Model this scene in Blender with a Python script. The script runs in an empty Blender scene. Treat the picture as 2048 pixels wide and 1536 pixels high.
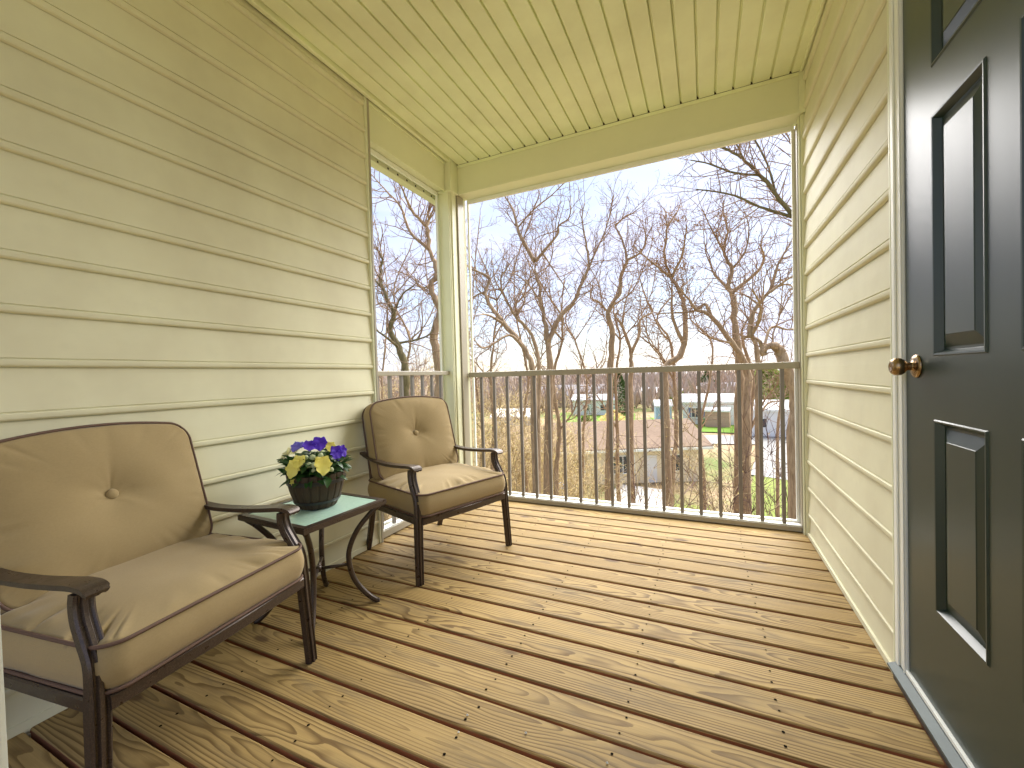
import bpy, bmesh, math, random
from mathutils import Vector, Matrix
from mathutils import noise as mnoise

random.seed(7)
S = bpy.context.scene
C = S.collection
PI = math.pi
R = math.radians

# ------------------------------------------------------------------ camera, sky, sun, exposure
W, D, HC = 2.388, 3.036, 2.70            # right wall, plane of the front railing, ceiling
EYE = Vector((1.838, 0.0, 1.0))
ROWS = ((0.9082013, 0.4175891, -0.0281023), (0.0173818, 0.0294540, 0.9994150), (-0.4181725, 0.9081585, -0.0194917))
FPX = 840.71
cam_d = bpy.data.cameras.new('camera')
cam = bpy.data.objects.new('camera', cam_d)
C.objects.link(cam)
r_, u_, f_ = (Vector(v).normalized() for v in ROWS)
cam.matrix_world = Matrix(((r_.x, u_.x, -f_.x, EYE.x), (r_.y, u_.y, -f_.y, EYE.y), (r_.z, u_.z, -f_.z, EYE.z), (0, 0, 0, 1)))
cam_d.sensor_width = 36.0
cam_d.lens = 36.0 * FPX / 2048.0
cam_d.clip_start = 0.02
cam_d.clip_end = 3000
S.camera = cam

SUN_EL, SUN_AZ = R(48), R(9)             # azimuth clockwise from +y: high in front of the porch, veiled by thin cloud
world = bpy.data.worlds.new('World')
S.world = world
world.use_nodes = True
wt = world.node_tree
wt.nodes.clear()
wo = wt.nodes.new('ShaderNodeOutputWorld')
bg = wt.nodes.new('ShaderNodeBackground')
sky = wt.nodes.new('ShaderNodeTexSky')
sky.sky_type = 'NISHITA'
sky.sun_disc = False
sky.sun_elevation = SUN_EL
sky.sun_rotation = SUN_AZ
sky.air_density = 1.0
sky.dust_density = 0.7
sky.ozone_density = 1.2
tc = wt.nodes.new('ShaderNodeTexCoord')
mp = wt.nodes.new('ShaderNodeMapping')
mp.inputs['Scale'].default_value = (1.0, 1.0, 3.2)
mp.inputs['Rotation'].default_value = (0.0, 0.25, 0.6)
nz = wt.nodes.new('ShaderNodeTexNoise')
nz.inputs['Scale'].default_value = 2.6
nz.inputs['Detail'].default_value = 7
nz.inputs['Roughness'].default_value = 0.55
nz.inputs['Distortion'].default_value = 0.6
cr = wt.nodes.new('ShaderNodeValToRGB')
cr.color_ramp.elements[0].position = 0.36
cr.color_ramp.elements[0].color = (0.22, 0.22, 0.22, 1)
cr.color_ramp.elements[1].position = 0.62
cr.color_ramp.elements[1].color = (0.92, 0.92, 0.92, 1)
mx = wt.nodes.new('ShaderNodeMix')
mx.data_type = 'RGBA'
mx.inputs['B'].default_value = (4.75, 5.0, 6.5, 1)   # thin bright cloud
wt.links.new(tc.outputs['Generated'], mp.inputs['Vector'])
wt.links.new(mp.outputs['Vector'], nz.inputs['Vector'])
wt.links.new(nz.outputs['Fac'], cr.inputs['Fac'])
wt.links.new(cr.outputs['Color'], mx.inputs['Factor'])
wt.links.new(sky.outputs['Color'], mx.inputs['A'])
wt.links.new(mx.outputs['Result'], bg.inputs['Color'])
bg.inputs['Strength'].default_value = 0.058
wt.links.new(bg.outputs['Background'], wo.inputs['Surface'])

sun_d = bpy.data.lights.new('sun', 'SUN')
sun_d.energy = 4.8
sun_d.angle = R(80)
sun_d.color = (1.0, 0.96, 0.89)
sun = bpy.data.objects.new('sun', sun_d)
C.objects.link(sun)
sdir = Vector((math.sin(SUN_AZ) * math.cos(SUN_EL), math.cos(SUN_AZ) * math.cos(SUN_EL), math.sin(SUN_EL)))
sun.rotation_euler = sdir.to_track_quat('Z', 'Y').to_euler()

S.view_settings.view_transform = 'Standard'
S.view_settings.look = 'None'
S.view_settings.exposure = 2.0
S.view_settings.gamma = 1.0
S.view_settings.use_curve_mapping = False
S.render.engine = 'CYCLES'
S.cycles.max_bounces = 10
S.cycles.diffuse_bounces = 8
S.cycles.transparent_max_bounces = 12


# ------------------------------------------------------------------ helpers
def at(px, py, d):
    """the place at depth d (metres along the view axis) that the photograph shows at pixel (px, py)"""
    return EYE + (f_ + r_ * ((px - 1024) / FPX) + u_ * ((768 - py) / FPX)) * d


def at_z(px, py, z):
    ray = f_ + r_ * ((px - 1024) / FPX) + u_ * ((768 - py) / FPX)
    return EYE + ray * ((z - EYE.z) / ray.z)


def tag(o, label=None, cat=None, group=None, kind=None):
    if label: o['label'] = label
    if cat: o['category'] = cat
    if group: o['group'] = group
    if kind: o['kind'] = kind
    return o


def link_mesh(name, me, mat=None, parent=None):
    o = bpy.data.objects.new(name, me)
    C.objects.link(o)
    if mat is not None and not me.materials:
        me.materials.append(mat)
    if parent is not None:
        o.parent = parent
    return o


def pyd(name, v, f, mat=None, parent=None, smooth=False):
    me = bpy.data.meshes.new(name)
    me.from_pydata([tuple(p) for p in v], [], f)
    if smooth:
        me.polygons.foreach_set('use_smooth', [True] * len(me.polygons))
    me.update()
    return link_mesh(name, me, mat, parent)


def bmo(name, bm, mat=None, parent=None, smooth=False, recalc=True):
    if recalc:
        bmesh.ops.recalc_face_normals(bm, faces=bm.faces[:])
    me = bpy.data.meshes.new(name)
    bm.to_mesh(me)
    bm.free()
    if smooth:
        me.polygons.foreach_set('use_smooth', [True] * len(me.polygons))
    return link_mesh(name, me, mat, parent)


def empty(name, loc=(0, 0, 0), rz=0.0):
    o = bpy.data.objects.new(name, None)
    o.empty_display_size = 0.2
    o.location = loc
    o.rotation_euler = (0, 0, rz)
    C.objects.link(o)
    return o


def box(bm, x0, x1, y0, y1, z0, z1, bev=0.0, mat=None):
    vs = [bm.verts.new((x, y, z)) for z in (z0, z1) for y in (y0, y1) for x in (x0, x1)]
    fs = [(0, 2, 3, 1), (4, 5, 7, 6), (0, 1, 5, 4), (2, 6, 7, 3), (0, 4, 6, 2), (1, 3, 7, 5)]
    faces = [bm.faces.new([vs[i] for i in f]) for f in fs]
    if bev > 0:
        edges = list({e for f in faces for e in f.edges})
        bmesh.ops.bevel(bm, geom=edges, offset=bev, segments=2, profile=0.6, affect='EDGES')
    return vs


def boxo(name, x0, x1, y0, y1, z0, z1, mat, parent=None, bev=0.0):
    bm = bmesh.new()
    box(bm, x0, x1, y0, y1, z0, z1, bev)
    return bmo(name, bm, mat, parent)


def smooth_path(pts, n=6):
    """Catmull-Rom through pts"""
    P = [Vector(p) for p in pts]
    P = [P[0] * 2 - P[1]] + P + [P[-1] * 2 - P[-2]]
    out = []
    for i in range(1, len(P) - 2):
        for k in range(n):
            t = k / n
            a, b, c, d = P[i - 1], P[i], P[i + 1], P[i + 2]
            out.append(0.5 * ((2 * b) + (c - a) * t + (2 * a - 5 * b + 4 * c - d) * t * t + (3 * b - a - 3 * c + d) * t ** 3))
    out.append(P[-2].copy())
    return out


def sweep(path, profile, side, scale=None, cap=True):
    """closed 2D profile (a along `side`, b along the normal) swept on a path; returns verts, faces"""
    v, f = [], []
    n, m = len(path), len(profile)
    side = Vector(side).normalized()
    for i, p in enumerate(path):
        t = (path[min(i + 1, n - 1)] - path[max(i - 1, 0)]).normalized()
        nn = t.cross(side).normalized()
        sc = scale[i] if scale else (1, 1)
        for a, b in profile:
            v.append(p + side * (a * sc[0]) + nn * (b * sc[1]))
    for i in range(n - 1):
        for j in range(m):
            k = (j + 1) % m
            f.append((i * m + j, i * m + k, (i + 1) * m + k, (i + 1) * m + j))
    if cap:
        f.append(tuple(reversed(range(m))))
        f.append(tuple(range((n - 1) * m, n * m)))
    return v, f


def tube(v, f, path, radii, sides=6, closed=False):
    """round tube appended to v, f"""
    n = len(path)
    base = len(v)
    ref = Vector((0, 0, 1))
    prev = None
    for i, p in enumerate(path):
        a = path[(i - 1) % n] if closed else path[max(i - 1, 0)]
        b = path[(i + 1) % n] if closed else path[min(i + 1, n - 1)]
        t = (b - a)
        t = t.normalized() if t.length > 1e-9 else Vector((0, 0, 1))
        if prev is None:
            ref = Vector((1, 0, 0)) if abs(t.z) > 0.9 else Vector((0, 0, 1))
            s = t.cross(ref).normalized()
        else:
            s = (prev - t * prev.dot(t))
            s = s.normalized() if s.length > 1e-6 else t.cross(ref).normalized()
        prev = s
        q = t.cross(s)
        r = radii[i] if hasattr(radii, '__len__') else radii
        for k in range(sides):
            ang = 2 * PI * k / sides
            v.append(p + s * (math.cos(ang) * r) + q * (math.sin(ang) * r))
    m = n if closed else n - 1
    for i in range(m):
        i2 = (i + 1) % n
        for k in range(sides):
            k2 = (k + 1) % sides
            f.append((base + i * sides + k, base + i * sides + k2, base + i2 * sides + k2, base + i2 * sides + k))
    if not closed:
        f.append(tuple(base + k for k in reversed(range(sides))))
        f.append(tuple(base + (n - 1) * sides + k for k in range(sides)))


def lathe(prof, n=32):
    """(r, z) profile round z"""
    v, f = [], []
    m = len(prof)
    for k in range(n):
        a = 2 * PI * k / n
        for r, z in prof:
            v.append(Vector((r * math.cos(a), r * math.sin(a), z)))
    for k in range(n):
        k2 = (k + 1) % n
        for i in range(m - 1):
            f.append((k * m + i, k2 * m + i, k2 * m + i + 1, k * m + i + 1))
    return v, f


# ------------------------------------------------------------------ materials
class NT:
    def __init__(self, name):
        self.m = bpy.data.materials.new(name)
        self.m.use_nodes = True
        self.t = self.m.node_tree
        self.t.nodes.clear()
        self.out = self.t.nodes.new('ShaderNodeOutputMaterial')
        self.b = self.t.nodes.new('ShaderNodeBsdfPrincipled')
        self.t.links.new(self.b.outputs[0], self.out.inputs['Surface'])

    def n(self, typ, **kw):
        nd = self.t.nodes.new(typ)
        for k, v in kw.items():
            if hasattr(nd, k):
                setattr(nd, k, v)
            else:
                nd.inputs[k.replace('_', ' ')].default_value = v
        return nd

    def l(self, a, b):
        self.t.links.new(a, b)

    def math(self, op, a, b=None, c=None):
        nd = self.t.nodes.new('ShaderNodeMath')
        nd.operation = op
        for i, x in enumerate((a, b, c)):
            if x is None:
                continue
            if isinstance(x, (int, float)):
                nd.inputs[i].default_value = x
            else:
                self.l(x, nd.inputs[i])
        return nd.outputs[0]

    def mix(self, fac, a, b, mode='MIX'):
        nd = self.t.nodes.new('ShaderNodeMix')
        nd.data_type = 'RGBA'
        nd.blend_type = mode
        for key, x in (('Factor', fac), ('A', a), ('B', b)):
            if isinstance(x, (int, float)):
                nd.inputs[key].default_value = x
            elif isinstance(x, tuple):
                nd.inputs[key].default_value = x if len(x) == 4 else (*x, 1)
            else:
                self.l(x, nd.inputs[key])
        return nd.outputs['Result']

    def ramp(self, fac, stops):
        nd = self.t.nodes.new('ShaderNodeValToRGB')
        e = nd.color_ramp.elements
        while len(e) < len(stops):
            e.new(0.5)
        for el, (p, c) in zip(e, stops):
            el.position = p
            el.color = (*c, 1) if isinstance(c, tuple) else (c, c, c, 1)
        self.l(fac, nd.inputs['Fac'])
        return nd.outputs['Color']

    def noise(self, vec, scale, detail=4, rough=0.55, dist=0.0):
        nd = self.n('ShaderNodeTexNoise')
        nd.inputs['Scale'].default_value = scale
        nd.inputs['Detail'].default_value = detail
        nd.inputs['Roughness'].default_value = rough
        nd.inputs['Distortion'].default_value = dist
        if vec is not None:
            self.l(vec, nd.inputs['Vector'])
        return nd.outputs['Fac']

    def coord(self, which='Object', scale=None, loc=None):
        c = self.n('ShaderNodeTexCoord').outputs[which]
        if scale or loc:
            mpn = self.n('ShaderNodeMapping')
            if scale: mpn.inputs['Scale'].default_value = scale
            if loc: mpn.inputs['Location'].default_value = loc
            self.l(c, mpn.inputs['Vector'])
            return mpn.outputs['Vector']
        return c

    def bump(self, h, strength=0.2, dist=0.01):
        nd = self.n('ShaderNodeBump')
        nd.inputs['Strength'].default_value = strength
        nd.inputs['Distance'].default_value = dist
        self.l(h, nd.inputs['Height'])
        self.l(nd.outputs['Normal'], self.b.inputs['Normal'])

    def set(self, col=None, rough=None, metal=None, spec=None):
        if col is not None:
            if isinstance(col, tuple):
                self.b.inputs['Base Color'].default_value = (*col, 1)
            else:
                self.l(col, self.b.inputs['Base Color'])
        if rough is not None:
            if isinstance(rough, (int, float)):
                self.b.inputs['Roughness'].default_value = rough
            else:
                self.l(rough, self.b.inputs['Roughness'])
        if metal is not None: self.b.inputs['Metallic'].default_value = metal
        if spec is not None: self.b.inputs['Specular IOR Level'].default_value = spec
        return self.m


def plain(name, col, rough=0.6, var=0.12, scale=6.0, metal=0.0, bump=0.0, bscale=200.0, spec=None, rnd=0.0):
    t = NT(name)
    co = t.coord('Object')
    nzv = t.noise(co, scale, 5)
    c = t.mix(nzv, tuple(x * (1 - var) for x in col), tuple(min(1, x * (1 + var)) for x in col))
    if rnd:
        oi = t.n('ShaderNodeObjectInfo')
        c = t.mix(1.0, c, t.ramp(oi.outputs['Random'], [(0, 1 - rnd), (1, 1.0)]), 'MULTIPLY')
    t.set(c, rough, metal, spec)
    if bump:
        t.bump(t.noise(co, bscale, 3), bump, 0.002)
    return t.m


def mat_siding(name, col):
    t = NT(name)
    co = t.coord('Object')
    oi = t.n('ShaderNodeObjectInfo')
    big = t.noise(co, 2.2, 4, 0.6)
    gr = t.noise(t.coord('Object', (60, 3, 90)), 1.0, 5, 0.6)     # embossed wood grain along the plank
    c = t.mix(t.ramp(big, [(0.3, 0.0), (0.7, 1.0)]), tuple(x * y for x, y in zip(col, (0.90, 0.875, 0.86))), tuple(min(1, x * 1.05) for x in col))
    c = t.mix(1.0, c, t.ramp(oi.outputs['Random'], [(0, 0.965), (1, 1.0)]), 'MULTIPLY')
    dirt = t.ramp(t.noise(co, 9, 6, 0.7), [(0.55, 0.0), (0.8, 0.25)])
    c = t.mix(dirt, c, tuple(x * 0.8 for x in col))
    t.set(c, 0.60, 0, 0.3)
    t.bump(gr, 0.12, 0.002)
    return t.m


def mat_deck():
    t = NT('deck_wood')
    co = t.coord('Object')
    oi = t.n('ShaderNodeObjectInfo')
    rnd = oi.outputs['Random']
    sp = t.n('ShaderNodeSeparateXYZ')
    t.l(co, sp.inputs[0])
    x = t.math('ADD', sp.outputs['X'], t.math('MULTIPLY', rnd, 37.0))
    y = sp.outputs['Y']
    r2 = t.math('FRACT', t.math('MULTIPLY', rnd, 7.31))
    r3 = t.math('FRACT', t.math('MULTIPLY', rnd, 13.7))
    cv = t.n('ShaderNodeCombineXYZ')
    t.l(t.math('MULTIPLY', x, 1.1), cv.inputs[0])
    t.l(t.math('MULTIPLY', y, 5.0), cv.inputs[1])
    t.l(t.math('MULTIPLY', r2, 9.0), cv.inputs[2])
    wob = t.noise(cv.outputs[0], 1.0, 3, 0.5)
    cv2 = t.n('ShaderNodeCombineXYZ')
    t.l(t.math('MULTIPLY', x, 4.0), cv2.inputs[0])
    t.l(t.math('MULTIPLY', y, 30.0), cv2.inputs[1])
    wob2 = t.noise(cv2.outputs[0], 1.0, 4, 0.6)
    # growth rings: distance from a pith that wanders under the board
    yy = t.math('ADD', y, t.math('MULTIPLY', t.math('SUBTRACT', r3, 0.5), 0.11))
    hh = t.math('ADD', t.math('MULTIPLY', t.math('SUBTRACT', wob, 0.5), 0.20), t.math('MULTIPLY', t.math('SUBTRACT', r2, 0.25), 0.09))
    rr = t.math('SQRT', t.math('ADD', t.math('MULTIPLY', yy, yy), t.math('MULTIPLY', hh, hh)))
    rr = t.math('ADD', rr, t.math('MULTIPLY', wob2, 0.0045))
    ring = t.math('FRACT', t.math('MULTIPLY', rr, 95.0))
    late = t.ramp(ring, [(0.0, 0.0), (0.45, 0.12), (0.86, 1.0), (0.97, 0.9), (1.0, 0.0)])
    fib = t.noise(t.coord('Object', (3, 260, 260)), 1.0, 4, 0.65)
    patch = t.noise(t.coord('Object', (1.6, 9, 1)), 1.0, 5, 0.6)
    cvp = t.n('ShaderNodeCombineXYZ')
    t.l(t.math('MULTIPLY', x, 1.5), cvp.inputs[0])
    t.l(t.math('MULTIPLY', y, 14.0), cvp.inputs[1])
    t.l(rnd, cvp.inputs[2])
    patch = t.noise(cvp.outputs[0], 1.0, 5, 0.62)
    early = t.mix(patch, (0.40, 0.268, 0.092), (0.61, 0.45, 0.195))
    latec = t.mix(patch, (0.130, 0.076, 0.025), (0.26, 0.163, 0.060))
    amt = t.ramp(t.noise(cv.outputs[0], 0.9, 2), [(0.30, 0.45), (0.62, 1.0)])
    c = t.mix(t.math('MULTIPLY', late, amt), early, latec)
    c = t.mix(1.0, c, t.ramp(fib, [(0.3, 0.80), (0.7, 1.06)]), 'MULTIPLY')
    # weathering: grey blotches and dark mildew, more on some boards
    cw = t.n('ShaderNodeCombineXYZ')
    t.l(t.math('MULTIPLY', x, 2.6), cw.inputs[0])
    t.l(t.math('MULTIPLY', y, 16.0), cw.inputs[1])
    t.l(r3, cw.inputs[2])
    grey = t.ramp(t.noise(cw.outputs[0], 1.0, 6, 0.68), [(0.50, 0.0), (0.74, 0.75)])
    c = t.mix(grey, c, (0.185, 0.140, 0.080))
    # knots
    vo = t.n('ShaderNodeTexVoronoi')
    cvk = t.n('ShaderNodeCombineXYZ')
    t.l(t.math('MULTIPLY', x, 2.1), cvk.inputs[0])
    t.l(t.math('MULTIPLY', y, 5.5), cvk.inputs[1])
    t.l(t.math('MULTIPLY', r2, 20.0), cvk.inputs[2])
    t.l(cvk.outputs[0], vo.inputs['Vector'])
    vo.inputs['Scale'].default_value = 1.0
    kn = t.ramp(vo.outputs['Distance'], [(0.0, 1.0), (0.07, 0.85), (0.105, 0.2), (0.17, 0.0)])
    c = t.mix(kn, c, (0.13, 0.075, 0.035))
    c = t.mix(1.0, c, t.ramp(r3, [(0, (0.72, 0.70, 0.68)), (1, (0.92, 0.90, 0.88))]), 'MULTIPLY')
    t.set(c, t.ramp(fib, [(0.2, 0.55), (0.8, 0.72)]), 0, 0.22)
    t.bump(t.math('ADD', t.math('MULTIPLY', late, 0.6), fib), 0.25, 0.0015)
    return t.m


def mat_fabric():
    t = NT('tan_fabric')
    co = t.coord('Object')
    wv = t.n('ShaderNodeTexWave', wave_type='BANDS')
    wv.inputs['Scale'].default_value = 330
    wv.inputs['Distortion'].default_value = 1.5
    t.l(t.coord('Object', (1, 0.6, 1)), wv.inputs['Vector'])
    slub = t.noise(t.coord('Object', (150, 240, 240)), 1.0, 3, 0.6)
    big = t.noise(co, 5, 4, 0.6)
    c = t.mix(big, (0.295, 0.217, 0.103), (0.355, 0.268, 0.137))
    c = t.mix(1.0, c, t.ramp(slub, [(0.25, 0.93), (0.75, 1.04)]), 'MULTIPLY')
    t.set(c, 0.85, 0, 0.2)
    t.b.inputs['Sheen Weight'].default_value = 0.15
    t.bump(t.math('ADD', wv.outputs['Fac'], slub), 0.12, 0.0008)
    return t.m


def mat_bronze():
    t = NT('bronze_metal')
    co = t.coord('Object')
    sp = t.noise(co, 300, 3, 0.7)
    c = t.mix(t.ramp(sp, [(0.45, 0.0), (0.75, 1.0)]), (0.050, 0.034, 0.026), (0.105, 0.074, 0.055))
    t.set(c, t.ramp(t.noise(co, 40, 3), [(0.3, 0.26), (0.7, 0.38)]), 0.35, 0.55)
    t.bump(sp, 0.08, 0.0006)
    return t.m


def mat_door():
    t = NT('door_paint')
    co = t.coord('Object')
    c = t.mix(t.noise(co, 4, 4), (0.009, 0.026, 0.019), (0.015, 0.034, 0.026))
    t.set(c, t.ramp(t.noise(co, 3, 4), [(0.3, 0.34), (0.7, 0.37)]), 0, 0.65)
    return t.m


def mat_ground():
    t = NT('ground_soil')
    co = t.coord('Object')
    a = t.noise(co, 0.09, 6, 0.62)
    b = t.noise(co, 0.9, 6, 0.7)
    d = t.noise(co, 8, 4, 0.7)
    leaf = t.mix(d, (0.20, 0.135, 0.075), (0.36, 0.27, 0.16))
    grass = t.mix(b, (0.055, 0.085, 0.022), (0.135, 0.170, 0.045))
    c = t.mix(t.ramp(a, [(0.44, 0.0), (0.56, 1.0)]), leaf, grass)
    c = t.mix(t.ramp(b, [(0.3, 0.25), (0.7, 0.0)]), c, (0.19, 0.15, 0.09))
    t.set(c, 0.95, 0, 0.1)
    t.bump(d, 0.6, 0.05)
    return t.m


def mat_grass(name, a, b):
    t = NT(name)
    co = t.coord('Object')
    n1 = t.noise(co, 0.5, 5, 0.6)
    n2 = t.noise(co, 14, 3, 0.6)
    c = t.mix(n1, a, b)
    c = t.mix(1.0, c, t.ramp(n2, [(0.3, 0.75), (0.7, 1.1)]), 'MULTIPLY')
    t.set(c, 0.95, 0, 0.1)
    t.bump(n2, 0.5, 0.04)
    return t.m


def mat_bark(name, a, b):
    t = NT(name)
    co = t.coord('Object', (1, 1, 0.18))
    n1 = t.noise(co, 26, 5, 0.65)
    n2 = t.noise(t.coord('Object'), 1.6, 3)
    c = t.mix(t.ramp(n1, [(0.3, 0.0), (0.7, 1.0)]), a, b)
    c = t.mix(1.0, c, t.ramp(n2, [(0.3, 0.8), (0.7, 1.1)]), 'MULTIPLY')
    t.set(c, 0.9, 0, 0.15)
    t.bump(n1, 0.5, 0.02)
    return t.m


def mat_roof(name, a, b, sc=1.0):
    t = NT(name)
    co = t.coord('Object')
    bk = t.n('ShaderNodeTexNoise')
    n1 = t.noise(co, 0.7, 5, 0.6)
    n2 = t.noise(t.coord('Object', (5 * sc, 9 * sc, 9 * sc)), 1.0, 3, 0.6)
    c = t.mix(n1, a, b)
    c = t.mix(1.0, c, t.ramp(n2, [(0.3, 0.82), (0.7, 1.12)]), 'MULTIPLY')
    t.set(c, 0.9, 0, 0.2)
    return t.m


M = {}
M['siding'] = mat_siding('beige_vinyl', (0.735, 0.72, 0.525))
M['ceil'] = mat_siding('cream_vinyl', (0.86, 0.905, 0.635))
M['trim'] = plain('cream_trim', (0.75, 0.765, 0.555), 0.45, 0.06, 4)
M['white'] = plain('white_trim', (0.83, 0.85, 0.80), 0.45, 0.04, 5)
M['rail'] = plain('beige_aluminium', (0.36, 0.325, 0.245), 0.35, 0.06, 8)
M['baluster'] = plain('backlit_aluminium', (0.21, 0.19, 0.175), 0.35, 0.06, 8)  # backlit darkness of the pale balusters put into their base colour
M['deck'] = mat_deck()
M['joist'] = plain('joist_wood', (0.36, 0.15, 0.070), 0.85, 0.3, 5)
M['deck_side'] = plain('red_brown_board_edge', (0.30, 0.125, 0.058), 0.85, 0.35, 9)
M['screw'] = plain('dark_screw', (0.012, 0.010, 0.008), 0.95, 0.2, 40, spec=0.0)
M['fabric'] = mat_fabric()
M['piping'] = plain('brown_piping', (0.115, 0.065, 0.045), 0.8, 0.15, 50)
M['bronze'] = mat_bronze()
M['door'] = mat_door()
M['threshold'] = plain('threshold_metal', (0.085, 0.105, 0.105), 0.55, 0.3, 12, metal=0.2)
M['threshold_side'] = plain('threshold_wood', (0.060, 0.050, 0.040), 0.7, 0.25, 12)
M['brass'] = plain('antique_brass', (0.34, 0.235, 0.13), 0.26, 0.15, 40, metal=0.95)
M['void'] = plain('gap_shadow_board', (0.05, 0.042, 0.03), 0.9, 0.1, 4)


def mat_glass_top():
    t = NT('frosted_aqua_glass')
    co = t.coord('Object')
    n1 = t.noise(co, 90, 4, 0.6)
    c = t.mix(n1, (0.40, 0.64, 0.53), (0.58, 0.78, 0.68))
    t.set(c, 0.22, 0, 0.6)
    t.b.inputs['Transmission Weight'].default_value = 0.15
    t.bump(t.noise(co, 160, 3), 0.25, 0.002)
    return t.m


M['glass_top'] = mat_glass_top()


def mat_pot():
    t = NT('dark_barrel_resin')
    gr = t.noise(t.coord('Object', (40, 40, 5)), 1.0, 5, 0.65)
    c = t.mix(gr, (0.028, 0.019, 0.011), (0.085, 0.058, 0.033))
    t.set(c, 0.6, 0, 0.3)
    t.bump(gr, 0.3, 0.002)
    return t.m


M['pot'] = mat_pot()
M['hoop'] = plain('pot_hoop', (0.025, 0.023, 0.024), 0.45, 0.2, 30)
M['soil'] = plain('potting_soil', (0.03, 0.022, 0.015), 0.95, 0.3, 60)


def mat_leafy(name, a, b, rough=0.5, trans=0.25, scale=60):
    t = NT(name)
    co = t.coord('Object')
    c = t.mix(t.noise(co, scale, 3), a, b)
    t.set(c, rough, 0, 0.35)
    if trans:
        tr = t.n('ShaderNodeBsdfTranslucent')
        t.l(c, tr.inputs['Color'])
        ms = t.n('ShaderNodeMixShader')
        ms.inputs[0].default_value = trans
        t.l(t.b.outputs[0], ms.inputs[1])
        t.l(tr.outputs[0], ms.inputs[2])
        t.l(ms.outputs[0], t.out.inputs['Surface'])
    return t.m


M['leaf'] = mat_leafy('pansy_leaf', (0.016, 0.055, 0.012), (0.050, 0.125, 0.030), 0.4)
M['petal_purple'] = mat_leafy('purple_petal', (0.070, 0.018, 0.46), (0.13, 0.050, 0.66), 0.6)
M['petal_blue'] = mat_leafy('violet_petal', (0.17, 0.14, 0.62), (0.25, 0.22, 0.75), 0.6)
M['petal_yellow'] = mat_leafy('yellow_petal', (0.86, 0.76, 0.12), (0.92, 0.86, 0.30), 0.6)
M['petal_cream'] = mat_leafy('cream_petal', (0.72, 0.70, 0.36), (0.82, 0.80, 0.55), 0.6)
M['bud'] = mat_leafy('pale_bud', (0.42, 0.52, 0.26), (0.66, 0.70, 0.48), 0.6)
M['bark'] = mat_bark('brown_bark', (0.23, 0.16, 0.10), (0.48, 0.36, 0.235))
M['bark_dark'] = mat_bark('purple_bark', (0.10, 0.062, 0.054), (0.22, 0.145, 0.12))
M['twig'] = mat_bark('dark_twigs', (0.23, 0.150, 0.105), (0.38, 0.265, 0.19))
M['bark_green'] = mat_bark('olive_bark', (0.10, 0.085, 0.045), (0.22, 0.19, 0.10))
M['bark_tan'] = mat_bark('tan_stems', (0.40, 0.30, 0.16), (0.58, 0.46, 0.27))
M['bark_orange'] = mat_bark('peeled_wood', (0.28, 0.15, 0.07), (0.46, 0.28, 0.14))
M['ground'] = mat_ground()
M['lawn'] = mat_grass('lawn_grass', (0.085, 0.165, 0.022), (0.16, 0.26, 0.040))
M['weeds'] = mat_grass('weedy_grass', (0.11, 0.155, 0.028), (0.21, 0.235, 0.06))
M['asphalt'] = plain('pale_asphalt', (0.21, 0.205, 0.195), 0.9, 0.18, 0.8)
M['concrete'] = plain('concrete', (0.40, 0.385, 0.355), 0.9, 0.12, 0.9)
M['roof_brown'] = mat_roof('brown_shingles', (0.165, 0.112, 0.078), (0.250, 0.182, 0.130))
M['roof_grey'] = mat_roof('grey_shingles', (0.20, 0.185, 0.19), (0.29, 0.27, 0.275))
M['roof_pale'] = mat_roof('pale_metal_roof', (0.48, 0.48, 0.49), (0.62, 0.62, 0.63))
M['house_cream'] = plain('cream_wall', (0.80, 0.69, 0.49), 0.8, 0.06, 0.7)
M['house_white'] = plain('white_wall', (0.76, 0.76, 0.75), 0.7, 0.05, 0.7)
M['house_blue'] = plain('light_blue_wall', (0.42, 0.56, 0.68), 0.7, 0.08, 0.7)
M['house_tan'] = plain('tan_wall', (0.46, 0.39, 0.29), 0.8, 0.1, 0.7)
M['pane'] = plain('dark_window_glass', (0.045, 0.055, 0.07), 0.12, 0.3, 2)
M['shutter_blue'] = plain('blue_shutter', (0.11, 0.18, 0.36), 0.6, 0.1, 3)
M['green_plastic'] = plain('green_bin_plastic', (0.02, 0.20, 0.08), 0.5, 0.1, 3)
M['blue_plastic'] = plain('blue_barrel_plastic', (0.05, 0.20, 0.55), 0.5, 0.1, 3)
M['redwood'] = plain('red_brown_lattice', (0.50, 0.33, 0.25), 0.8, 0.15, 3)
M['conifer'] = mat_leafy('conifer_needles', (0.030, 0.060, 0.016), (0.11, 0.155, 0.040), 0.7, 0.15, 1.5)
M['arbor'] = mat_leafy('arborvitae_needles', (0.055, 0.105, 0.020), (0.17, 0.23, 0.045), 0.7, 0.15, 2)
M['spring'] = mat_leafy('spring_leaf', (0.17, 0.22, 0.04), (0.30, 0.33, 0.09), 0.7, 0.25, 2)
M['twig_bud'] = mat_leafy('tan_bud', (0.52, 0.42, 0.15), (0.68, 0.57, 0.26), 0.8, 0.45, 3)
M['red_leaf'] = mat_leafy('red_leaf', (0.26, 0.035, 0.03), (0.42, 0.09, 0.06), 0.7, 0.2, 8)
M['seed'] = mat_leafy('seed_cluster', (0.24, 0.13, 0.05), (0.40, 0.25, 0.10), 0.8, 0.1, 3)
M['wood_far'] = plain('far_bare_wood', (0.42, 0.335, 0.275), 0.95, 0.35, 0.05)
t = NT('insect_screen_mesh')
t.t.nodes.remove(t.b)
tr_ = t.n('ShaderNodeBsdfTransparent')
tr_.inputs['Color'].default_value = (0.925, 0.925, 0.93, 1)
t.l(tr_.outputs[0], t.out.inputs['Surface'])
M['screen'] = t.m

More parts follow.
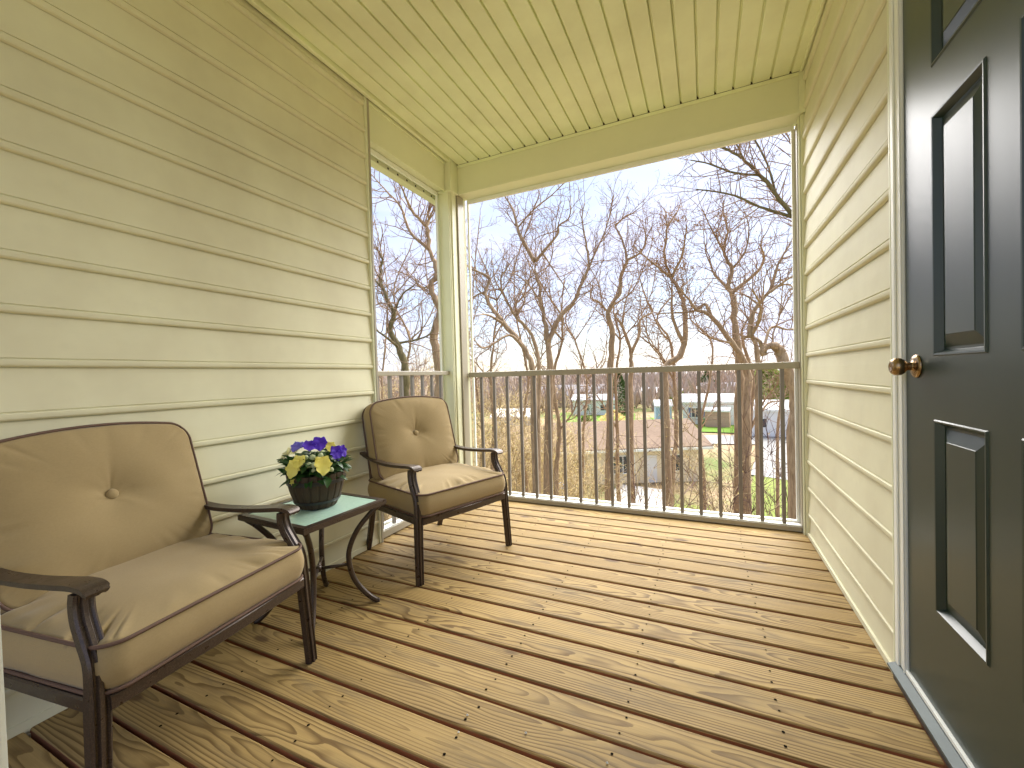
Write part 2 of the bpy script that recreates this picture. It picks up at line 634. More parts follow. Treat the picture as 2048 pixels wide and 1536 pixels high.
# ------------------------------------------------------------------ deck
deck_bm = bmesh.new()
for jx in (-0.02, 0.365, 0.778, 1.192, 1.605, 2.015, 2.36):
    box(deck_bm, jx - 0.02, jx + 0.02, -1.3, 3.07, -0.24, -0.034)
box(deck_bm, -0.13, W + 0.03, 3.07, 3.11, -0.26, -0.03)
box(deck_bm, -0.11, W + 0.02, -1.3, 3.068, -0.0335, -0.0325)                # stained backing under the gaps
box(deck_bm, -0.12, W + 0.03, -1.3, 3.07, -0.30, -0.25)
deck = bmo('deck', deck_bm, M['joist'])
tag(deck, kind='structure')
screw_v, screw_f = [], []
edges = [2.872 - 0.125 * k for k in range(-1, 33)]
edges[0] = 3.066
for i in range(len(edges) - 1):
    rng = random.Random(100 + i)
    y1, y0 = edges[i] - 0.0062, edges[i + 1] + 0.0062
    x0, x1 = (-0.10 if y1 > 2.0 else 0.001), W + 0.001
    if y1 < 1.66: x1 = W - 0.0235
    nx = 14
    bow = rng.uniform(-0.0012, 0.0012)
    v, f = [], []
    hw, bz = (y1 - y0) / 2, 0.005
    for k in range(nx + 1):
        x = x0 + (x1 - x0) * k / nx
        w0 = rng.uniform(-0.0009, 0.0009) + bow * math.sin(k / nx * PI)
        w1 = rng.uniform(-0.0009, 0.0009) + bow * math.sin(k / nx * PI)
        cup = rng.uniform(-0.0004, 0.0004)
        v += [(x, -hw + w0, -0.032), (x, -hw + w0, -bz), (x, -hw + w0 + bz * 0.4, -bz * 0.35), (x, -hw + w0 + bz, 0.0), (x, 0, 0.0006 + cup),
              (x, hw + w1 - bz, 0.0), (x, hw + w1 - bz * 0.4, -bz * 0.35), (x, hw + w1, -bz), (x, hw + w1, -0.032)]
    for k in range(nx):
        for j in range(8):
            f.append((k * 9 + j, (k + 1) * 9 + j, (k + 1) * 9 + j + 1, k * 9 + j + 1))
    f.append(tuple(range(8, -1, -1)))
    f.append(tuple(nx * 9 + j for j in range(9)))
    b = pyd('deck_board', v, f, M['deck'], deck)
    b.data.materials.append(M['deck_side'])
    for q in range(nx):
        for j in (0, 7):
            b.data.polygons[q * 8 + j].material_index = 1
    dz = rng.uniform(-0.0012, 0.0008)
    b.location = (0, (y0 + y1) / 2, dz)
    for jx in (0.365, 0.778, 1.192, 1.605, 2.015):
        for yy in (y0 + 0.03, y1 - 0.03):
            if rng.random() < 0.12: continue
            cx, cy = jx + rng.uniform(-0.008, 0.008), yy + rng.uniform(-0.006, 0.006)
            base = len(screw_v)
            rr = rng.uniform(0.0032, 0.0044)
            for k in range(8):
                screw_v.append((cx + rr * math.cos(k * PI / 4), cy + rr * math.sin(k * PI / 4), dz + 0.0016))
            screw_f.append(tuple(base + k for k in range(8)))
tag(pyd('screw', screw_v, screw_f, M['screw'], deck), kind='stuff')


# ------------------------------------------------------------------ siding walls
LEVEL0, PITCH = 0.145 - 0.0195, 0.1574
PROFILE = [(0.000, -0.004), (0.0035, -0.004), (0.0115, -0.001), (0.0145, 0.003), (0.0155, 0.010), (0.0152, 0.0165), (0.0122, 0.0186), (0.0080, 0.0194), (0.0080, 0.0226), (0.0116, 0.0238), (0.0095, 0.055), (0.0066, 0.095), (0.0030, 0.135), (0.0012, PITCH - 0.006), (0.000, PITCH - 0.006)]


def siding_plank(parent, face_x, sgn, y0, y1, zb, ztop, seed):
    """one horizontal plank on the plane x = face_x, its face towards sgn"""
    rng = random.Random(seed)
    n = 10
    v, f = [], []
    prof = [(o, min(z, ztop - zb)) for o, z in PROFILE if z <= ztop - zb + 0.02]
    m = len(prof)
    ph, am = rng.uniform(0, 6), rng.uniform(0.0002, 0.0008)
    for k in range(n + 1):
        y = y0 + (y1 - y0) * k / n
        wv = am * math.sin(ph + y * 3.1) + am * 0.6 * math.sin(ph * 2 + y * 7.3)
        for o, z in prof:
            v.append((face_x + sgn * (o + (wv if o > 0.002 else 0)), y, zb + z))
    for k in range(n):
        for j in range(m - 1):
            f.append((k * m + j, k * m + j + 1, (k + 1) * m + j + 1, (k + 1) * m + j))
    f.append(tuple(range(m)))
    f.append(tuple(n * m + j for j in reversed(range(m))))
    me = bpy.data.meshes.new('siding_plank')
    me.from_pydata(v, [], f)
    bm = bmesh.new()
    bm.from_mesh(me)
    bmesh.ops.recalc_face_normals(bm, faces=bm.faces[:])
    bm.to_mesh(me)
    bm.free()
    me.update()
    return link_mesh('siding_plank', me, M['siding'], parent)


wl = boxo('siding_wall', -0.22, -0.001, -0.6, 1.985, -0.3, 2.9, M['trim'])
tag(wl, 'long beige horizontal plank wall behind the two cushioned chairs', 'wall')
k = -1
while LEVEL0 + PITCH * k < HC - 0.03:
    zb = max(LEVEL0 + PITCH * k, -0.0)
    if k == -1:
        boxo('starter_strip', -0.0005, 0.013, -0.6, 1.962, 0.002, 0.03, M['siding'], wl, 0.002)
        zb = LEVEL0 + PITCH * k + 0.0
        if zb < 0.0:
            pass
    if zb >= -0.05:
        siding_plank(wl, 0.0, 1, -0.6, 1.963, zb, HC, 20 + k)
    k += 1
# the J-shaped corner strip at the end of the wall
boxo('corner_trim', -0.006, 0.020, 1.963, 1.990, 0.0, HC - 0.004, M['trim'], wl, 0.003)
boxo('trim_lip', 0.0205, 0.0235, 1.976, 1.991, 0.0, HC - 0.004, M['rail'], wl)

DY0, DY1 = 0.72, 1.637                      # the door
CW = 0.068                                  # casing width
wr = empty('siding_wall', (W, 2.3, 0))
tag(wr, 'narrow beige plank wall between the black door and the screened opening', 'wall')
inv = Vector((-W, -2.3, 0))


def child_at(o, parent):
    o.location = -parent.location
    return o


child_at(boxo('wall_core', W + 0.001, W + 0.16, DY1 + CW, 3.11, -0.3, 2.9, M['trim'], wr), wr)
k = -1
while LEVEL0 + PITCH * k < HC - 0.03:
    zb = LEVEL0 + PITCH * k - 0.004
    if zb > -0.06:
        child_at(siding_plank(wr, W, -1, DY1 + CW + 0.012, 2.962, max(zb, -0.03), HC, 60 + k), wr)
    k += 1
child_at(boxo('starter_strip', W - 0.018, W - 0.0005, DY1 + CW + 0.012, 2.962, 0.002, 0.026, M['siding'], wr, 0.003), wr)
child_at(boxo('corner_trim', W - 0.022, W + 0.0008, 2.963, 2.985, 0.0, 2.47, M['trim'], wr, 0.003), wr)
child_at(boxo('side_trim', W - 0.016, W + 0.0008, DY1 + CW, DY1 + CW + 0.0115, 0.04, HC - 0.004, M['trim'], wr, 0.002), wr)

# wall on the near side of the door
wn = boxo('siding_wall', W + 0.001, W + 0.16, -0.6, DY0 - CW, -0.3, 2.9, M['trim'])
tag(wn, 'beige plank wall on the hinge side of the black door', 'wall')
for k in range(17):
    zb = LEVEL0 + PITCH * (k - 1)
    if zb > -0.06 and zb < HC - 0.03:
        siding_plank(wn, W, -1, -0.6, DY0 - CW - 0.01, max(zb, -0.03), HC, 90 + k)
wh = boxo('siding_wall', W + 0.001, W + 0.16, DY0 - CW + 0.001, DY1 + CW - 0.001, 2.20, 2.9, M['trim'])
tag(wh, 'short beige plank wall above the black door', 'wall')
for k in range(17):
    zb = LEVEL0 + PITCH * (k - 1)
    if 2.19 < zb < HC - 0.03:
        siding_plank(wh, W, -1, DY0 - CW - 0.009, DY1 + CW + 0.0115, zb, HC, 120 + k)

# ------------------------------------------------------------------ ceiling
ce = boxo('ceiling', -0.5, W + 0.2, -0.6, 3.34, 2.724, 3.05, M['trim'])
tag(ce, kind='structure')
px0 = 0.153 - 0.098
k = 0
while True:
    gx = px0 + 0.098 * k
    x0, x1 = gx + 0.0, min(gx + 0.098, W - 0.004)
    if x0 > W - 0.02: break
    prof = [(x0, 2.7235), (x0 + 0.0045, 2.7130), (x0 + 0.0085, 2.7125), (x0 + 0.0120, 2.7012), (x0 + 0.0150, HC), (x1 - 0.0022, HC), (x1 - 0.0002, 2.7015), (x1 - 0.0002, 2.7235)]
    if x1 - x0 < 0.03: break
    n = 8
    rng = random.Random(300 + k)
    v, f = [], []
    for q in range(n + 1):
        y = -0.6 + (2.9295 + 0.6) * q / n
        dz = rng.uniform(-0.0008, 0.0008)
        v += [(x, y, z + (dz if z < 2.71 else 0)) for x, z in prof]
    m = len(prof)
    for q in range(n):
        for j in range(m - 1):
            f.append((q * m + j, (q + 1) * m + j, (q + 1) * m + j + 1, q * m + j + 1))
    f.append(tuple(reversed(range(m))))
    f.append(tuple(n * m + j for j in range(m)))
    pyd('soffit_panel', v, f, M['ceil'], ce)
    k += 1
boxo('groove_shade_strip', 0.056, W - 0.02, 2.9302, 2.9335, 2.6988, 2.7236, M['void'], ce)  # added dark strip, its colour stands in for shade inside the groove ends
v, f = sweep([Vector((0, y, 0)) for y in (-0.6, 0.4, 2.1, 2.90)], [(0.0205, 2.7235), (0.0205, 2.693), (0.028, 2.6865), (0.046, 2.6865), (0.050, 2.690), (0.050, 2.7235)][::-1], (1, 0, 0))
# (a along x, b along z): sweep's normal is t x side = -z, so flip b
v = [Vector((p.x, p.y, -p.z)) for p in v]
pyd('edge_trim', v, f, M['ceil'], ce)
boxo('edge_trim', W - 0.030, W - 0.018, -0.6, 2.92, 2.688, 2.7232, M['ceil'], ce, 0.002)

# ------------------------------------------------------------------ beams, corner post, frames
YB = 2.938
fb = boxo('fascia_beam', 0.0555, W - 0.006, YB, 3.10, 2.475, 2.7225, M['trim'])
tag(fb, 'cream boxed beam across the top of the wide front opening', 'beam')
boxo('beam_lip', 0.0556, W - 0.007, YB - 0.007, YB - 0.0005, 2.466, 2.492, M['trim'], fb, 0.003)
boxo('top_bead', 0.0556, W - 0.007, YB - 0.008, YB - 0.0005, 2.678, 2.6985, M['ceil'], fb, 0.002)
boxo('end_cap', W - 0.034, W - 0.0045, YB - 0.014, YB - 0.008, 2.462, 2.6985, M['trim'], fb, 0.002)
lb = boxo('fascia_beam', -0.10, -0.001, 1.992, 2.83, 2.475, 2.7225, M['trim'])
tag(lb, 'short cream boxed beam above the narrow side opening', 'beam')
boxo('beam_lip', -0.0005, 0.006, 1.992, 2.83, 2.462, 2.490, M['trim'], lb, 0.003)
boxo('top_bead', -0.0005, 0.010, 1.992, 2.83, 2.678, 2.6985, M['ceil'], lb, 0.002)

po = empty('corner_post', (-0.02, 2.93, 0))
tag(po, 'cream boxed post at the corner between the two screened openings', 'post')


def post_part(name, *a, mat='trim', bev=0.003):
    return child_at(boxo(name, *a, M[mat], po, bev), po)


post_part('post_shaft', -0.105, 0.030, 2.842, 3.075, 0.0, 2.470)
post_part('face_strip', 0.0305, 0.040, 2.862, 2.925, 0.0, 2.468)
post_part('face_strip', 0.0305, 0.052, 2.930, 3.018, 0.0, 2.468, mat='rail')
post_part('face_strip', 0.0305, 0.046, 3.022, 3.06, 0.0, 2.468)
post_part('face_strip', -0.012, 0.026, 2.832, 2.8415, 0.0, 2.468)
post_part('capital', -0.10, 0.0545, 2.832, 3.078, 2.473, 2.7225)
post_part('capital_ledge', -0.10, 0.062, 2.824, 2.936, 2.462, 2.4725)

jp = empty('opening_jamb', (W - 0.02, 3.0, 0))
tag(jp, 'slim stepped cream jamb between the front screen and the plank wall', 'jamb')
for a, mt in (((W - 0.0315, W + 0.003, 2.986, 3.09, 0.0, 2.465), 'trim'), ((W - 0.036, W - 0.032, 3.0, 3.075, 0.02, 2.44), 'rail'), ((W - 0.030, W - 0.024, 2.9755, 2.9855, 0.0, 2.465), 'trim')):
    child_at(boxo('jamb_strip', *a, M[mt], jp, 0.002), jp)


# ------------------------------------------------------------------ screened railings
def railing(name, label, origin, along, n_bal, first, pitch, length, z_top, z_mid, zb, top, side_in, joint0=0.0):
    """railing in a local frame: x along the opening, y towards the outside"""
    ang = math.atan2(along[1], along[0])
    ro = empty(name, origin, ang)
    tag(ro, label, 'railing', 'screened porch railings')
    boxo('top_rail', 0.0, length, -0.022, 0.022, z_mid, z_top, M['rail'], ro, 0.004)
    boxo('bottom_rail', 0.0, length, -0.026, 0.026, 0.006, zb, M['rail'], ro, 0.003)
    boxo('rail_cap', 0.0, length, -0.018, 0.030, zb + 0.0005, zb + 0.008, M['white'], ro, 0.001)
    me = None
    for i in range(n_bal):
        x = first + pitch * i
        if me is None:
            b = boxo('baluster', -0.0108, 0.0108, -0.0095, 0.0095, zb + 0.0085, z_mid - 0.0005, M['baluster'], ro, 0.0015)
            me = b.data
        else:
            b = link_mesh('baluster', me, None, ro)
        b.location = (x, 0, 0)
    # screen frame and mesh on the outer side
    fr = bmesh.new()
    for a in ((0.0, 0.016, 0.034, 0.052, zb + 0.009, top), (length - 0.016, length, 0.034, 0.052, zb + 0.009, top), (0.0165, length - 0.0165, 0.034, 0.052, top - 0.03, top - 0.0005),
              (0.0165, length - 0.0165, 0.034, 0.052, zb + 0.0095, zb + 0.022)):
        box(fr, *a, 0.002)
    sf = bmo('screen_frame', fr, M['white'], ro)
    pyd('screen_mesh', [(0.014, 0.045, zb + 0.015), (length - 0.014, 0.045, zb + 0.015), (length - 0.014, 0.045, top - 0.01), (0.014, 0.045, top - 0.01)], [(0, 1, 2, 3)], M['screen'], sf)
    return ro


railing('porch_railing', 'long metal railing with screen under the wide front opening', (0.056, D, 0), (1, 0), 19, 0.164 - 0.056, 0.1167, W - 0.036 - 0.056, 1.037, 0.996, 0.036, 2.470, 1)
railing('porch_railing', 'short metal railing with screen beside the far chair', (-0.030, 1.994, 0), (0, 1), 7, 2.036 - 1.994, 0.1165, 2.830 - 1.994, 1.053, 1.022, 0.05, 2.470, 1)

# eave board outside the side opening with small vent notches
eb = boxo('eave_board', -0.17, -0.106, 1.99, 3.30, 2.425, 2.60, M['trim'])
tag(eb, 'pale notched eave board outside above the narrow side opening', 'eave')
for k in range(9):
    y = 2.09 + k * 0.1
    boxo('notch', -0.1058, -0.1040, y, y + 0.012, 2.432, 2.444, M['screw'], eb)

# ------------------------------------------------------------------ door, its frame and the near door casing
df = empty('door_frame', (W, (DY0 + DY1) / 2, 0))
tag(df, 'white casing and grey metal threshold round the black door', 'door frame')
ZD0, ZD1 = 0.072, 2.095
for a in ((W - 0.010, W + 0.05, DY1 + 0.004, DY1 + CW - 0.0005, 0.055, ZD1 + CW), (W - 0.010, W + 0.05, DY0 - CW + 0.0005, DY0 - 0.004, 0.055, ZD1 + CW), (W - 0.010, W + 0.05, DY0 - 0.0035, DY1 + 0.0035, ZD1 + 0.005, ZD1 + CW)):
    child_at(boxo('casing', *a, M['white'], df, 0.004), df)
for a in ((W - 0.0155, W - 0.0105, DY1 + 0.044, DY1 + CW - 0.001, 0.055, ZD1 + CW), (W - 0.0125, W - 0.0105, DY1 + 0.006, DY1 + 0.014, 0.055, ZD1 + CW)):
    child_at(boxo('casing_bead', *a, M['white'], df, 0.002), df)
# threshold: wooden riser, sloping metal top, white weather strip
child_at(boxo('riser', W - 0.022, W + 0.06, DY0 - CW, DY1 + CW - 0.004, 0.0008, 0.040, M['threshold_side'], df, 0.002), df)
v, f = sweep([Vector((0, y, 0)) for y in (DY0 - CW, DY1 + CW - 0.003)], [(W - 0.036, -0.0405), (W - 0.036, -0.047), (W - 0.012, -0.056), (W + 0.05, -0.060), (W + 0.05, -0.0405)], (1, 0, 0))
child_at(pyd('threshold', v, f, M['threshold'], df), df)
child_at(boxo('weather_strip', W - 0.012, W - 0.0035, DY0, DY1, 0.0602, 0.0718, M['white'], df, 0.001), df)

dr = empty('panel_door', (W - 0.004, (DY0 + DY1) / 2, 0))
tag(dr, 'tall black six panel door with a round brass knob', 'door')
XF = W - 0.004                              # door face
cols = [(0.895, 1.128), (1.235, 1.466)]
rows = [(0.342, 0.854), (1.020, 1.642), (1.766, 1.985)]
ys = [DY0 + 0.003] + [c for ab in cols for c in ab] + [DY1 - 0.002]
zs = [ZD0] + [c for ab in rows for c in ab] + [ZD1]
v, f = [], []
for z in zs:
    for y in ys:
        v.append((XF, y, z))
ny = len(ys)
for j in range(len(zs) - 1):
    for i in range(ny - 1):
        if i % 2 == 1 and j % 2 == 1: continue
        f.append((j * ny + i, j * ny + i + 1, (j + 1) * ny + i + 1, (j + 1) * ny + i)[::-1])
sl = pyd('door_slab', v, f, M['door'], dr)
child_at(sl, dr)
child_at(boxo('door_core', XF + 0.02, XF + 0.044, DY0 + 0.003, DY1 - 0.002, ZD0, ZD1, M['door'], dr), dr)
child_at(boxo('door_edge', XF + 0.0005, XF + 0.0195, DY1 - 0.0035, DY1 - 0.002, ZD0, ZD1, M['door'], dr), dr)
for (ya, yb) in cols:
    for (za, zb) in rows:
        v, f = [], []
        # recess steps: lip bead, slope down, flat, raised bevel, field
        steps = [(0.0, 0.0), (0.003, -0.0035), (0.007, -0.0030), (0.016, 0.0135), (0.022, 0.0135), (0.052, 0.0035), (0.0535, 0.0015)]
        for ins, dx in steps:
            v += [(XF + dx, ya + ins, za + ins), (XF + dx, yb - ins, za + ins), (XF + dx, yb - ins, zb - ins), (XF + dx, ya + ins, zb - ins)]
        for s in range(len(steps) - 1):
            for q in range(4):
                q2 = (q + 1) % 4
                f.append((s * 4 + q, s * 4 + q2, (s + 1) * 4 + q2, (s + 1) * 4 + q)[::-1])
        s = (len(steps) - 1) * 4
        f.append((s, s + 1, s + 2, s + 3)[::-1])
        child_at(pyd('door_panel', v, f, M['door'], dr), dr)
# knob, turned about its axis (pointing to -x)
ky, kz = 1.566, 0.995
kp = [(0.0, 0.0), (0.0335, 0.0), (0.0335, 0.003), (0.030, 0.0065), (0.020, 0.009), (0.0135, 0.0105), (0.0115, 0.014), (0.0115, 0.022), (0.014, 0.025),
      (0.020, 0.029), (0.0245, 0.036), (0.0258, 0.043), (0.0245, 0.050), (0.0195, 0.0565), (0.0125, 0.0595), (0.0105, 0.0585), (0.0, 0.0575)]
v, f = lathe(kp[:7], 36)
v = [Vector((XF - p.z, ky + p.x, kz + p.y)) for p in v]
ros = pyd('rosette', v, [tuple(reversed(q)) for q in f], M['brass'], dr, True)
child_at(ros, dr)
v, f = lathe(kp[6:], 36)
v = [Vector((XF - p.z, ky + p.x, kz + p.y)) for p in v]
kn = pyd('door_knob', v, [tuple(reversed(q)) for q in f], M['brass'], dr, True)
child_at(kn, dr)

nc = boxo('door_casing', 1.325, 1.4215, 0.06, 0.105, 0.0, 2.15, M['white'], None, 0.003)
tag(nc, 'narrow white door casing beside the armrest of the near chair', 'casing')


# ------------------------------------------------------------------ chairs
def superpath(w, h, r, n=12):
    """rounded rectangle outline, centred, counter-clockwise, equal counts per corner and edge"""
    pts = []
    ne = n * 2
    cs = [(w / 2 - r, -h / 2 + r, -90), (w / 2 - r, h / 2 - r, 0), (-w / 2 + r, h / 2 - r, 90), (-w / 2 + r, -h / 2 + r, 180)]
    for i, (cx, cy, a0) in enumerate(cs):
        for k in range(n):
            a = R(a0 + 90 * k / (n - 1))
            pts.append((cx + r * math.cos(a), cy + r * math.sin(a)))
        nx_ = cs[(i + 1) % 4]
        a = R(a0 + 90)
        p = (cx + r * math.cos(a), cy + r * math.sin(a))
        q = (nx_[0] + r * math.cos(R(nx_[2])), nx_[1] + r * math.sin(R(nx_[2])))
        for k in range(1, ne):
            t = k / ne
            pts.append((p[0] + (q[0] - p[0]) * t, p[1] + (q[1] - p[1]) * t))
    return pts


def cushion(w, h, th, r, dome, seed, arch=0.0, tuft=None, pucker=0.006, side_bulge=0.015):
    """a boxed cushion: outline in x/y, thickness in z (0 .. th); returns verts, faces, piping outlines"""
    rng = random.Random(seed)
    o = superpath(w, h, r, 16)
    N = len(o)

    def warp(x, y):
        # arched upper edge (y positive), slightly hollow sides
        if arch:
            t = (y / h + 0.5)
            y += arch * max(0, t) ** 2 * (1 - (2 * x / w) ** 2)
            x *= 1 - 0.03 * max(0, t - 0.3)
        return x, y
    # pleat pattern along the outline
    pl = [0.0] * N
    cr_ = [0.0] * N                         # sharp creases pulled in by the piping
    cen = [rng.randrange(N) for _ in range(26)]
    wid = [rng.uniform(1.2, 3.2) for _ in cen]
    amp = [rng.uniform(0.3, 1.0) for _ in cen]
    for i in range(N):
        for c_, w_, a_ in zip(cen, wid, amp):
            d = min(abs(i - c_), N - abs(i - c_))
            pl[i] += a_ * math.exp(-(d / w_) ** 2)
    for c_ in [rng.uniform(0, N) for _ in range(30)]:
        a_, w_ = rng.uniform(0.3, 1.0), rng.uniform(0.45, 1.0)
        for i in range(N):
            d = min(abs(i - c_), N - abs(i - c_))
            cr_[i] += a_ * math.exp(-(d / w_) ** 2)
    v, f = [], []
    prof = []
    prof.append((0.35, 0.0 - 0.0))
    for k in range(7):                      # the boxed side
        t = k / 6
        prof.append((-side_bulge * math.sin(PI * t) + 0.004, 0.006 + (th - 0.012) * t))
    rings = []
    for ins, z in prof[1:]:
        ring = []
        for i, (x, y) in enumerate(o):
            l = math.hypot(x, y)
            nx_, ny_ = x / l, y / l
            wob = 0.0022 * mnoise.noise(Vector((x * 14, y * 14, z * 20 + seed)))
            X, Y = x - nx_ * (ins - wob), y - ny_ * (ins - wob)
            ring.append((*warp(X, Y), z))
        rings.append(ring)
    for s in range(1, 23):                  # the crowned top
        t = (s / 22) ** 1.4
        q = 1 - (1 - t)                      # 0 edge .. 1 centre
        ring = []
        for i, (x, y) in enumerate(o):
            X, Y = x * (1 - q), y * (1 - q)
            d_edge = min(w / 2 - abs(X), h / 2 - abs(Y))
            rise = dome * (1 - (2 * abs(X) / w) ** 4.0) * (1 - (2 * abs(Y) / h) ** 4.0)
            z = th - 0.006 + rise
            fall = math.exp(-((d_edge - 0.022) / 0.042) ** 2) if d_edge > 0.022 else max(0.0, d_edge / 0.022)
            z += pucker * fall * (0.8 * pl[i] - 1.5 * cr_[i])
            z += 0.0035 * mnoise.noise(Vector((X * 9 + seed, Y * 9, 3.1))) * min(1, d_edge / 0.05)
            if tuft:
                for tx, ty in tuft:
                    dd = math.hypot(X - tx, Y - ty)
                    an = math.atan2(Y - ty, X - tx)
                    z -= 0.036 * math.exp(-(dd / 0.062) ** 1.2)
                    z -= 0.007 * math.exp(-(dd / 0.10)) * (max(0, math.cos(2 * an + 0.5)) ** 6) * min(1, dd / 0.03)
                    z -= 0.004 * math.exp(-(dd / 0.10)) * (max(0, math.cos(3 * an + 1.7)) ** 8) * min(1, dd / 0.03)
            ring.append((*warp(X, Y), z))
        rings.append(ring)
    for ring in rings:
        v += ring
    nr = len(rings)
    for s in range(nr - 1):
        for i in range(N):
            j = (i + 1) % N
            f.append((s * N + i, s * N + j, (s + 1) * N + j, (s + 1) * N + i))
    f.append(tuple(reversed(range(N))))
    outl = []
    for z in (0.006, th - 0.006):
        outl.append([Vector((*warp(x * (1 + 0.0012 / w), y * (1 + 0.0012 / h)), z)) for x, y in o])
    return v, f, outl


FLUTED = [(-0.023, -0.008), (-0.021, 0.006), (-0.016, 0.0095), (-0.011, 0.005), (-0.0075, 0.005), (-0.004, 0.0105), (0.004, 0.0105), (0.0075, 0.005), (0.011, 0.005), (0.016, 0.0095), (0.021, 0.006), (0.023, -0.008)]
RECT = [(-0.5, -0.5), (0.5, -0.5), (0.5, 0.5), (-0.5, 0.5)]


def bev_rect(w, h, b=0.003):
    return [(-w / 2 + b, -h / 2), (w / 2 - b, -h / 2), (w / 2, -h / 2 + b), (w / 2, h / 2 - b), (w / 2 - b, h / 2), (-w / 2 + b, h / 2), (-w / 2, h / 2 - b), (-w / 2, -h / 2 + b)]


CWID = 0.628


def make_chair(loc, rz, label, seed, size=1.0):
    """local frame: x to the sitter-side right along the front edge, y forward, z up; origin under the front left foot"""
    ch = empty('cushioned_chair', loc, rz)
    ch.scale = (size, size, size)
    tag(ch, label, 'chair', 'cushioned porch chairs')

    def part(name, v, f, mat, sm=True, par=None):
        o = pyd(name, v, f, M[mat], par or ch, sm)
        bm = bmesh.new()
        bm.from_mesh(o.data)
        bmesh.ops.recalc_face_normals(bm, faces=bm.faces[:])
        bm.to_mesh(o.data)
        bm.free()
        if sm and mat == 'bronze':
            try:
                o.data.set_sharp_from_angle(angle=R(38))
            except Exception:
                pass
        return o
    for sgn in (0, 1):
        s = -1 if sgn == 0 else 1
        ux = lambda u: u if sgn == 0 else CWID - u
        # front leg, one fluted bar that sweeps back and up into the armrest
        path = smooth_path([(ux(0.004), 0.012, 0.0), (ux(0.010), 0.004, 0.16), (ux(0.016), -0.002, 0.30), (ux(0.019), -0.004, 0.365), (ux(0.021), -0.012, 0.405), (ux(0.024), -0.036, 0.445), (ux(0.027), -0.058, 0.485),
                            (ux(0.029), -0.066, 0.520), (ux(0.030), -0.064, 0.546)], 5)
        sc = [(0.84 + 0.16 * min(1, p.z / 0.3), 1.25 if p.z < 0.33 else 1.05) for p in path]
        v, f = sweep(path, FLUTED, (1, 0, 0), sc)
        part('leg', v, f, 'bronze')
        # armrest
        path = smooth_path([(ux(0.030), -0.585, 0.574), (ux(0.030), -0.50, 0.556), (ux(0.031), -0.38, 0.543), (ux(0.031), -0.26, 0.544), (ux(0.031), -0.15, 0.552), (ux(0.030), -0.075, 0.559), (ux(0.030), -0.034, 0.557),
                            (ux(0.030), -0.014, 0.546)], 5)
        n = len(path)
        sc = [(0.72 + 0.36 * min(1.0, (i / (n - 1)) * 1.25) if i < n - 2 else 0.98, 1.0 if i < n - 2 else 0.7) for i in range(n)]
        v, f = sweep(path, [(a, b * 0.95) for a, b in FLUTED], (1, 0, 0), sc)
        part('armrest', v, f, 'bronze')
        # back leg running up behind the cushion
        path = smooth_path([(ux(0.055), -0.598, 0.0), (ux(0.052), -0.545, 0.16), (ux(0.050), -0.505, 0.31), (ux(0.050), -0.512, 0.45), (ux(0.050), -0.545, 0.62), (ux(0.052), -0.585, 0.79)], 5)
        v, f = sweep(path, bev_rect(0.030, 0.026, 0.005), (1, 0, 0))
        part('leg', v, f, 'bronze')
        # side rail of the seat
        v, f = sweep([Vector((ux(0.024), -0.502, 0.298)), Vector((ux(0.020), -0.006, 0.298))], bev_rect(0.024, 0.034, 0.004), (1, 0, 0))
        part('side_rail', v, f, 'bronze')
    v, f = sweep(smooth_path([(0.030, 0.002, 0.300), (0.2, 0.010, 0.300), (CWID / 2, 0.013, 0.300), (CWID - 0.2, 0.010, 0.300), (CWID - 0.030, 0.002, 0.300)], 4), bev_rect(0.026, 0.036, 0.004), (0, 1, 0))
    part('front_rail', v, f, 'bronze')
    v, f = sweep([Vector((0.055, -0.505, 0.298)), Vector((CWID - 0.055, -0.505, 0.298))], bev_rect(0.024, 0.034, 0.004), (0, 1, 0))
    part('back_rail', v, f, 'bronze')
    v, f = sweep(smooth_path([(0.052, -0.585, 0.79), (0.12, -0.597, 0.835), (CWID / 2, -0.602, 0.85), (CWID - 0.12, -0.597, 0.835), (CWID - 0.052, -0.585, 0.79)], 6), bev_rect(0.026, 0.026, 0.005), (0, 1, 0.2))
    part('top_rail', v, f, 'bronze')
    v, f = [], []
    for k in range(8):
        x = 0.10 + k * (CWID - 0.2) / 7
        tube(v, f, [Vector((x, -0.515, 0.30)), Vector((x, -0.524, 0.52)), Vector((x, -0.598, 0.835))], 0.006, 6)
    part('back_bar', v, f, 'bronze')
    v, f = sweep([Vector((CWID / 2, -0.50, 0.303)), Vector((CWID / 2, 0.0, 0.303))], bev_rect(CWID - 0.07, 0.006, 0.001), (1, 0, 0))
    part('seat_sling', v, f, 'piping', False)
    # seat cushion
    v, f, outl = cushion(CWID - 0.030, 0.545, 0.118, 0.055, 0.034, seed, pucker=0.012)
    sc = part('seat_cushion', v, f, 'fabric')
    sc.location = (CWID / 2, -0.250, 0.318)
    for ring in outl:
        pv, pf = [], []
        tube(pv, pf, ring, 0.0046, 6, True)
        part('piping', pv, pf, 'piping', True, sc)
    # back cushion: built flat, then stood up and tilted
    v, f, outl = cushion(0.560, 0.445, 0.105, 0.060, 0.030, seed + 5, arch=0.030, tuft=[(0.0, 0.025)], pucker=0.0022)
    bc = part('back_cushion', v, f, 'fabric')
    tilt = R(15)
    # local z (thickness) -> forward, local y -> up
    bc.matrix_local = Matrix.Translation((CWID / 2, -0.545, 0.618)) @ Matrix.Rotation(tilt, 4, 'X') @ Matrix(((-1, 0, 0, 0), (0, 0, 1, 0), (0, 1, 0, 0), (0, 0, 0, 1)))
    for ring in outl:
        pv, pf = [], []
        tube(pv, pf, ring, 0.0046, 6, True)
        part('piping', pv, pf, 'piping', True, bc)
